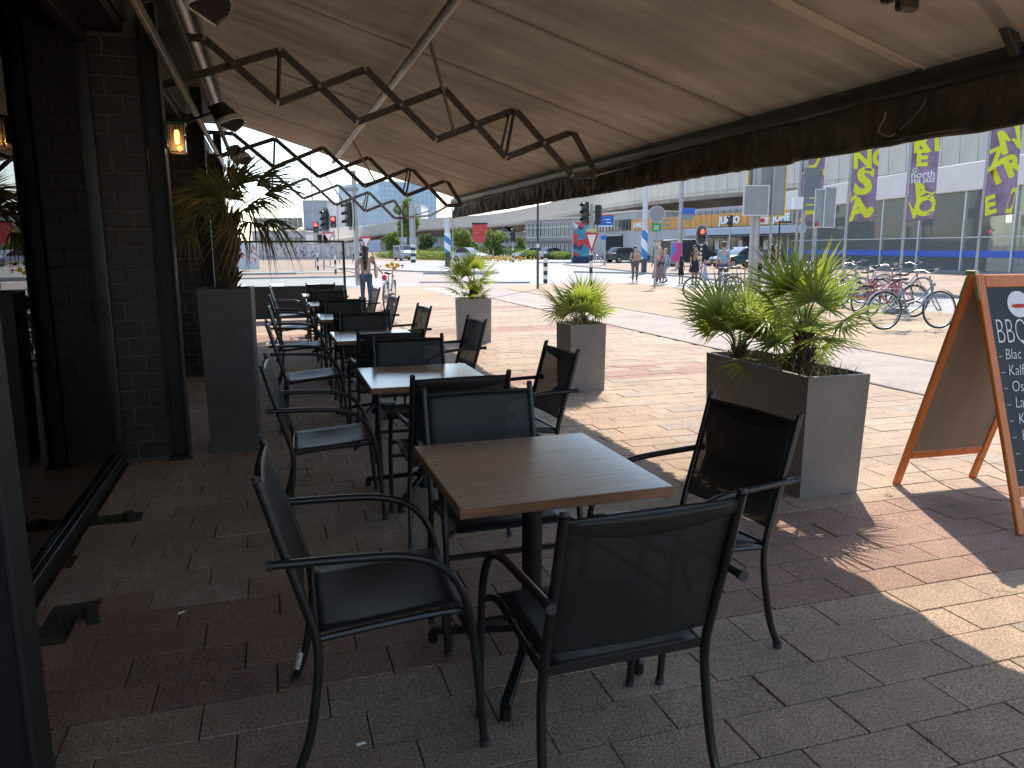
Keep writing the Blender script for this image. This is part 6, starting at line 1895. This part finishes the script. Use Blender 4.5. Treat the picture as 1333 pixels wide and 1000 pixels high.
# ================================================================== people
skin_a = mat('skin_light', (.52, .31, .22), .55); skin_b = mat('skin_tan', (.38, .21, .14), .55)
def cloth(n_, c, **k): return mat('cloth_' + n_, c, .85, bump=(60, .2, .004), **k)
shoe_w = mat('shoe_white', (.6, .6, .58), .6); shoe_b = mat('shoe_black', (.03, .03, .03), .6)
hairs = {k: mat('hair_' + k, c, .55) for k, c in (('dark', (.03, .018, .012)), ('brown', (.10, .055, .03)), ('blond', (.35, .25, .13)), ('black', (.012, .010, .010)), ('red', (.20, .06, .02)))}
def person(label, P, rz, H, top, bottom, skin=skin_a, hair='brown', pose='stand', long_hair=False, sleeves='short', skirt=None, shoes=shoe_b, trousers=True, build=1.0, scarf=None, hat=None, seed=0, arms=None, shorts=False, group=None):
    """faces +x of its own frame"""
    q = random.Random(seed); s = H / 1.72
    t = thing('person', label, 'person', Vector((P.x, P.y, 0)), rz, group)
    bw = build
    legs = {'stand': ((.03, 0), (-.02, 0)), 'walk': ((.24, .02), (-.26, .07))}[pose]
    J = {}
    J['pel'] = (0, 0, .93); J['sp'] = (.005, 0, 1.10); J['ch'] = (.01, 0, 1.28); J['nk'] = (.0, 0, 1.45); J['h0'] = (.012, 0, 1.53); J['h1'] = (.02, 0, 1.60); J['h2'] = (.012, 0, 1.68)
    J['ns'] = (.105, 0, 1.585)
    for sd, k in ((1, 0), (-1, 1)):
        fx_, kn = legs[k]; L = 'l' if sd > 0 else 'r'
        J[L + 'hip'] = (0, .09 * sd * bw, .90); kx = fx_ * .45 + .04
        J[L + 'kn'] = (kx, .095 * sd, .50); J[L + 'an'] = (fx_, .09 * sd, .10 + (kn if fx_ < 0 else 0)); J[L + 'to'] = (fx_ + .15, .10 * sd, .045)
        J[L + 'sh'] = (0, .15 * sd * bw, 1.40)
        sw = -fx_ * .7
        J[L + 'el'] = (sw * .45 - .02, .195 * sd * bw, 1.13); J[L + 'wr'] = (sw * .8 + .05, .225 * sd * bw, .89); J[L + 'hd'] = (sw * .9 + .07, .215 * sd * bw, .81)
    if arms: J.update(arms)
    rad = dict(pel=(.135 * bw, .105 * bw), sp=(.115 * bw, .09 * bw), ch=(.14 * bw, .10 * bw), nk=(.05, .05), h0=(.066, .070), h1=(.098, .102), h2=(.075, .080), ns=(.012, .012),
               hip=(.085 * bw, .085 * bw), kn=(.055 * bw, .055 * bw), an=(.038, .038), to=(.035, .03), sh=(.055 * bw, .055 * bw), el=(.038 * bw, .038 * bw), wr=(.026, .026), hd=(.034, .020))
    def rd(k): return rad.get(k) or rad[k[1:]]
    E_ = [('pel', 'sp'), ('sp', 'ch'), ('ch', 'nk'), ('nk', 'h0'), ('h0', 'h1'), ('h1', 'h2'), ('h1', 'ns')]
    for L in 'lr': E_ += [('pel', L + 'hip'), (L + 'hip', L + 'kn'), (L + 'kn', L + 'an'), (L + 'an', L + 'to'), ('ch', L + 'sh'), (L + 'sh', L + 'el'), (L + 'el', L + 'wr'), (L + 'wr', L + 'hd')]
    def grow(keys, edges, root, m_, scale=1.0, nm='body', sub=1, off=None):
        idx = {k: i for i, k in enumerate(keys)}
        jo = []
        for k in keys:
            p = off[k] if off and k in off else J[k]
            r_ = rd(k) if k in J and not (off and k in off and len(off[k]) > 3) else off[k][3:5]
            jo.append((p[0] * s, p[1] * s, p[2] * s, r_[0] * s * scale, r_[1] * s * scale))
        return skin_mesh(jo, [(idx[a], idx[b_]) for a, b_ in edges], idx[root], m_, sub, nm)
    link('body', grow(list(J), E_, 'pel', skin, 1.0, 'body', 2), t)
    # clothes
    up = ['pel', 'sp', 'ch']; ue = [('pel', 'sp'), ('sp', 'ch')]
    off = {}
    for L in 'lr':
        up.append(L + 'sh'); ue.append(('ch', L + 'sh'))
        if sleeves != 'none':
            a, b_ = Vector(J[L + 'sh']), Vector(J[L + 'el'])
            up.append(L + 'el'); ue.append((L + 'sh', L + 'el'))
            if sleeves == 'short':
                m = a.lerp(b_, .7); off[L + 'el'] = (m.x, m.y, m.z, .052 * bw, .052 * bw)
            else: up.append(L + 'wr'); ue.append((L + 'el', L + 'wr'))
    link('top', grow(up, ue, 'pel', top, 1.16, 'top', 1, off), t)
    if trousers and bottom:
        keys = ['pel', 'lhip', 'rhip', 'lkn', 'rkn']; ee = [('pel', 'lhip'), ('pel', 'rhip'), ('lhip', 'lkn'), ('rhip', 'rkn')]
        if not shorts: keys += ['lan', 'ran']; ee += [('lkn', 'lan'), ('rkn', 'ran')]
        link('trousers', grow(keys, ee, 'pel', bottom, 1.17, 'trousers'), t)
    if skirt:
        z0, m_, fl_ = skirt
        mb = MB(); n_ = 18
        def sk(u, v):
            a = 2 * PI * u; z = 1.08 + (z0 - 1.08) * v; r_ = .135 * bw + (fl_ - .0) * v + .012 * math.sin(a * 6) * v
            return ((r_ * .9 * math.cos(a)) * s, r_ * math.sin(a) * 1.05 * s, z * s)
        mb.grid(sk, n_ * 2, 8); mb.build('skirt', m_, t, smooth=True)
    for L in 'lr':
        a, b_ = Vector(J[L + 'an']), Vector(J[L + 'to'])
        mb = MB(); mb.tube([(a + Vector((-.05, 0, -.045))) * s, (a.lerp(b_, .4) + Vector((0, 0, -.02))) * s, (b_ + Vector((.04, 0, -.005))) * s], [.040 * s, .046 * s, .028 * s], 10); mb.build('shoe', shoes, t, smooth=True)
    if scarf:
        link('headscarf', skin_mesh([(0, 0, 1.40 * s, .13 * s, .12 * s), (.0, 0, 1.50 * s, .085 * s, .085 * s), (.0, 0, 1.62 * s, .105 * s, .100 * s), (.0, 0, 1.70 * s, .07 * s, .07 * s), (-.09 * s, 0, 1.30 * s, .10 * s, .13 * s)], [(0, 1), (1, 2), (2, 3), (0, 4)], 0, scarf, 1, 'headscarf'), t)
    else:
        mb = MB(); mb.ball((-.022 * s, 0, 1.640 * s), (.108 * s, .100 * s, .110 * s), 12, 8)
        if long_hair: mb.tube(crv([(-.05 * s, 0, 1.64 * s), (-.10 * s, 0, 1.50 * s), (-.135 * s, .01 * s, 1.34 * s), (-.14 * s, .01 * s, 1.18 * s), (-.125 * s, .0, 1.08 * s)], 3), [q_ * s for q_ in (.08, .08, .08, .08, .078, .075, .07, .065, .058, .05, .04, .025, .01)], 10)
        mb.build('hair', hairs[hair], t, smooth=True)
    return t
def pz(px, py, pyh): 
    P = G(px, py); return P, UPZ(px, pyh, P)
FC = math.atan2(-math.cos(YAW), -math.sin(YAW))      # facing the camera
jeans = cloth('jeans', (.07, .10, .17)); black_c = cloth('black', (.018, .018, .02)); beige_c = cloth('beige_knit', (.48, .38, .30))
# woman with bicycle, seen from behind
P, H = pz(478, 406, 320)
pw = person('woman with long dark hair in beige top and jeans pushing a bicycle away', P, R(84), H, beige_c, jeans, skin_a, 'dark', 'walk', True, 'long', seed=1, shoes=shoe_b,
            arms=dict(rel=(.10, -.30, 1.16), rwr=(.28, -.42, 1.02), rhd=(.34, -.44, .99), lel=(-.06, .25, 1.12)), build=.95)
mb = MB(); mb.ball((-.02, -.24, .98), (.13, .05, .20), 10, 8); mb.tube(crv([(-.10, -.23, 1.12), (-.06, -.19, 1.35), (0, -.13, 1.47), (.05, -.18, 1.33), (.06, -.23, 1.12)], 4), .014, 6); mb.build('cream_bag', mat('cream_cloth_bag', (.56, .43, .33), .9, noise=(8, .15)), pw, smooth=True)
# passers-by on the plaza
P, H = pz(826, 368, 321)
pp = person('person in a grey patterned vest and patterned trousers holding a tan folder', P, FC + R(10), H, cloth('grey_pattern', (.10, .12, .15), noise=(14, .7)), cloth('mono_pattern', (.12, .12, .12), noise=(16, .9)), skin_a, 'dark', 'stand', False, 'none', build=1.15, shoes=shoe_w, seed=2,
            arms=dict(lel=(.06, .26, 1.14), lwr=(.24, .12, 1.08), lhd=(.28, .08, 1.08), rel=(.06, -.26, 1.14), rwr=(.24, -.12, 1.08), rhd=(.28, -.08, 1.08)))
mb = MB(); mb.box((.30, 0, 1.05), (.03, .34, .24), .01, Matrix.Rotation(.3, 3, 'Y')); mb.build('folder', mat('tan_folder', (.45, .28, .19), .7), pp)
P, H = pz(857, 371, 320)
person('woman in a pale headscarf and long mauve brown coat walking left', P, FC + R(-50), H, cloth('mauve_coat', (.28, .17, .15)), black_c, skin_a, 'brown', 'walk', False, 'long', skirt=(.30, cloth('mauve_coat2', (.26, .16, .14)), .16), scarf=cloth('pale_scarf', (.52, .42, .35)), seed=3, build=1.05, shoes=shoe_w)
P, H = pz(865, 369, 324)
person('person in a light blue shirt walking just behind the headscarfed woman', P, FC + R(-50), H, cloth('light_blue', (.28, .42, .62)), cloth('light_jeans', (.25, .32, .42)), skin_a, 'blond', 'walk', False, 'long', seed=4)
P, H = pz(886, 370.5, 333)
person('child in a black sleeveless dress beside the woman with the cream bag', P, FC + R(150), H, black_c, None, skin_b, 'black', 'stand', True, 'none', trousers=False, skirt=(.55, black_c, .07), seed=5, build=.85)
P, H = pz(903, 372, 320)
pp = person('woman in a short black dress with a small cream shoulder bag', P, FC + R(35), H, black_c, None, skin_b, 'black', 'stand', False, 'short', trousers=False, skirt=(.58, black_c, .09), seed=6, build=1.2)
mb = MB(); mb.box((.20, .06, 1.06), (.09, .22, .14), .03); mb.tube(crv([(.17, .15, 1.12), (.15, .05, 1.3), (.03, -.13, 1.47)], 5), .012, 6); mb.build('shoulder_bag', mat('cream_bag', (.55, .47, .32), .6), pp)
P, H = pz(917, 373, 339)
person('small child in a pale blue dress with reddish hair beside the black dressed woman', P, FC + R(60), H, cloth('pale_blue', (.33, .45, .58)), None, skin_a, 'red', 'stand', False, 'short', trousers=False, skirt=(.5, cloth('pale_blue2', (.33, .45, .58)), .12), seed=7, build=.95)
P, H = pz(940, 381, 315)
person('man in a light blue T-shirt standing with his back half turned by the bicycles', P, FC + R(160), H, cloth('tshirt_blue', (.22, .38, .52)), cloth('grey_trouser', (.10, .11, .13)), skin_a, 'brown', 'stand', False, 'short', seed=8)
P, H = pz(985, 376, 319)
person('person in a lavender top and dark cap behind the big planter palms', P, FC + R(120), H, cloth('lavender', (.42, .36, .58)), black_c, skin_a, 'black', 'stand', False, 'short', seed=9)
P, H = pz(1001, 378, 319)
person('person in dark clothes with black hair and a white bag near the post', P, FC + R(200), H, cloth('dark_olive', (.03, .035, .02)), cloth('offwhite', (.5, .5, .48)), skin_b, 'black', 'stand', True, 'long', seed=10)
P, H = pz(1009, 371, 320)
person('fair haired person in a pale peach top behind the dark clothed one', P, FC + R(20), H, cloth('peach', (.55, .38, .30)), cloth('pale_trouser', (.45, .45, .45)), skin_a, 'blond', 'stand', False, 'short', seed=11)
P, H = pz(462, 343, 322)
person('distant person in a bright blue shirt near the give way sign', P, FC + R(90), H, cloth('bright_blue', (.06, .16, .45)), black_c, skin_a, 'dark', 'walk', False, 'short', seed=12, shoes=shoe_w)
P, H = pz(471, 343, 319)
person('distant person in a pink red top beside the one in bright blue', P, FC + R(80), H, cloth('pink_red', (.55, .06, .14)), black_c, skin_a, 'dark', 'walk', False, 'short', seed=13)
P, H = pz(635.5, 337, 324)
person('far pedestrian in a pale top before the bushes', P, FC + R(80), H, cloth('pale_pinkish', (.50, .42, .42)), black_c, skin_a, 'dark', 'walk', False, 'short', seed=14)
P, H = pz(642, 337, 324)
person('far pedestrian in a grey top walking towards the flower bed', P, FC + R(-80), H, cloth('mid_grey', (.30, .28, .30)), cloth('grey2', (.3, .3, .3)), skin_a, 'brown', 'walk', False, 'short', seed=15)
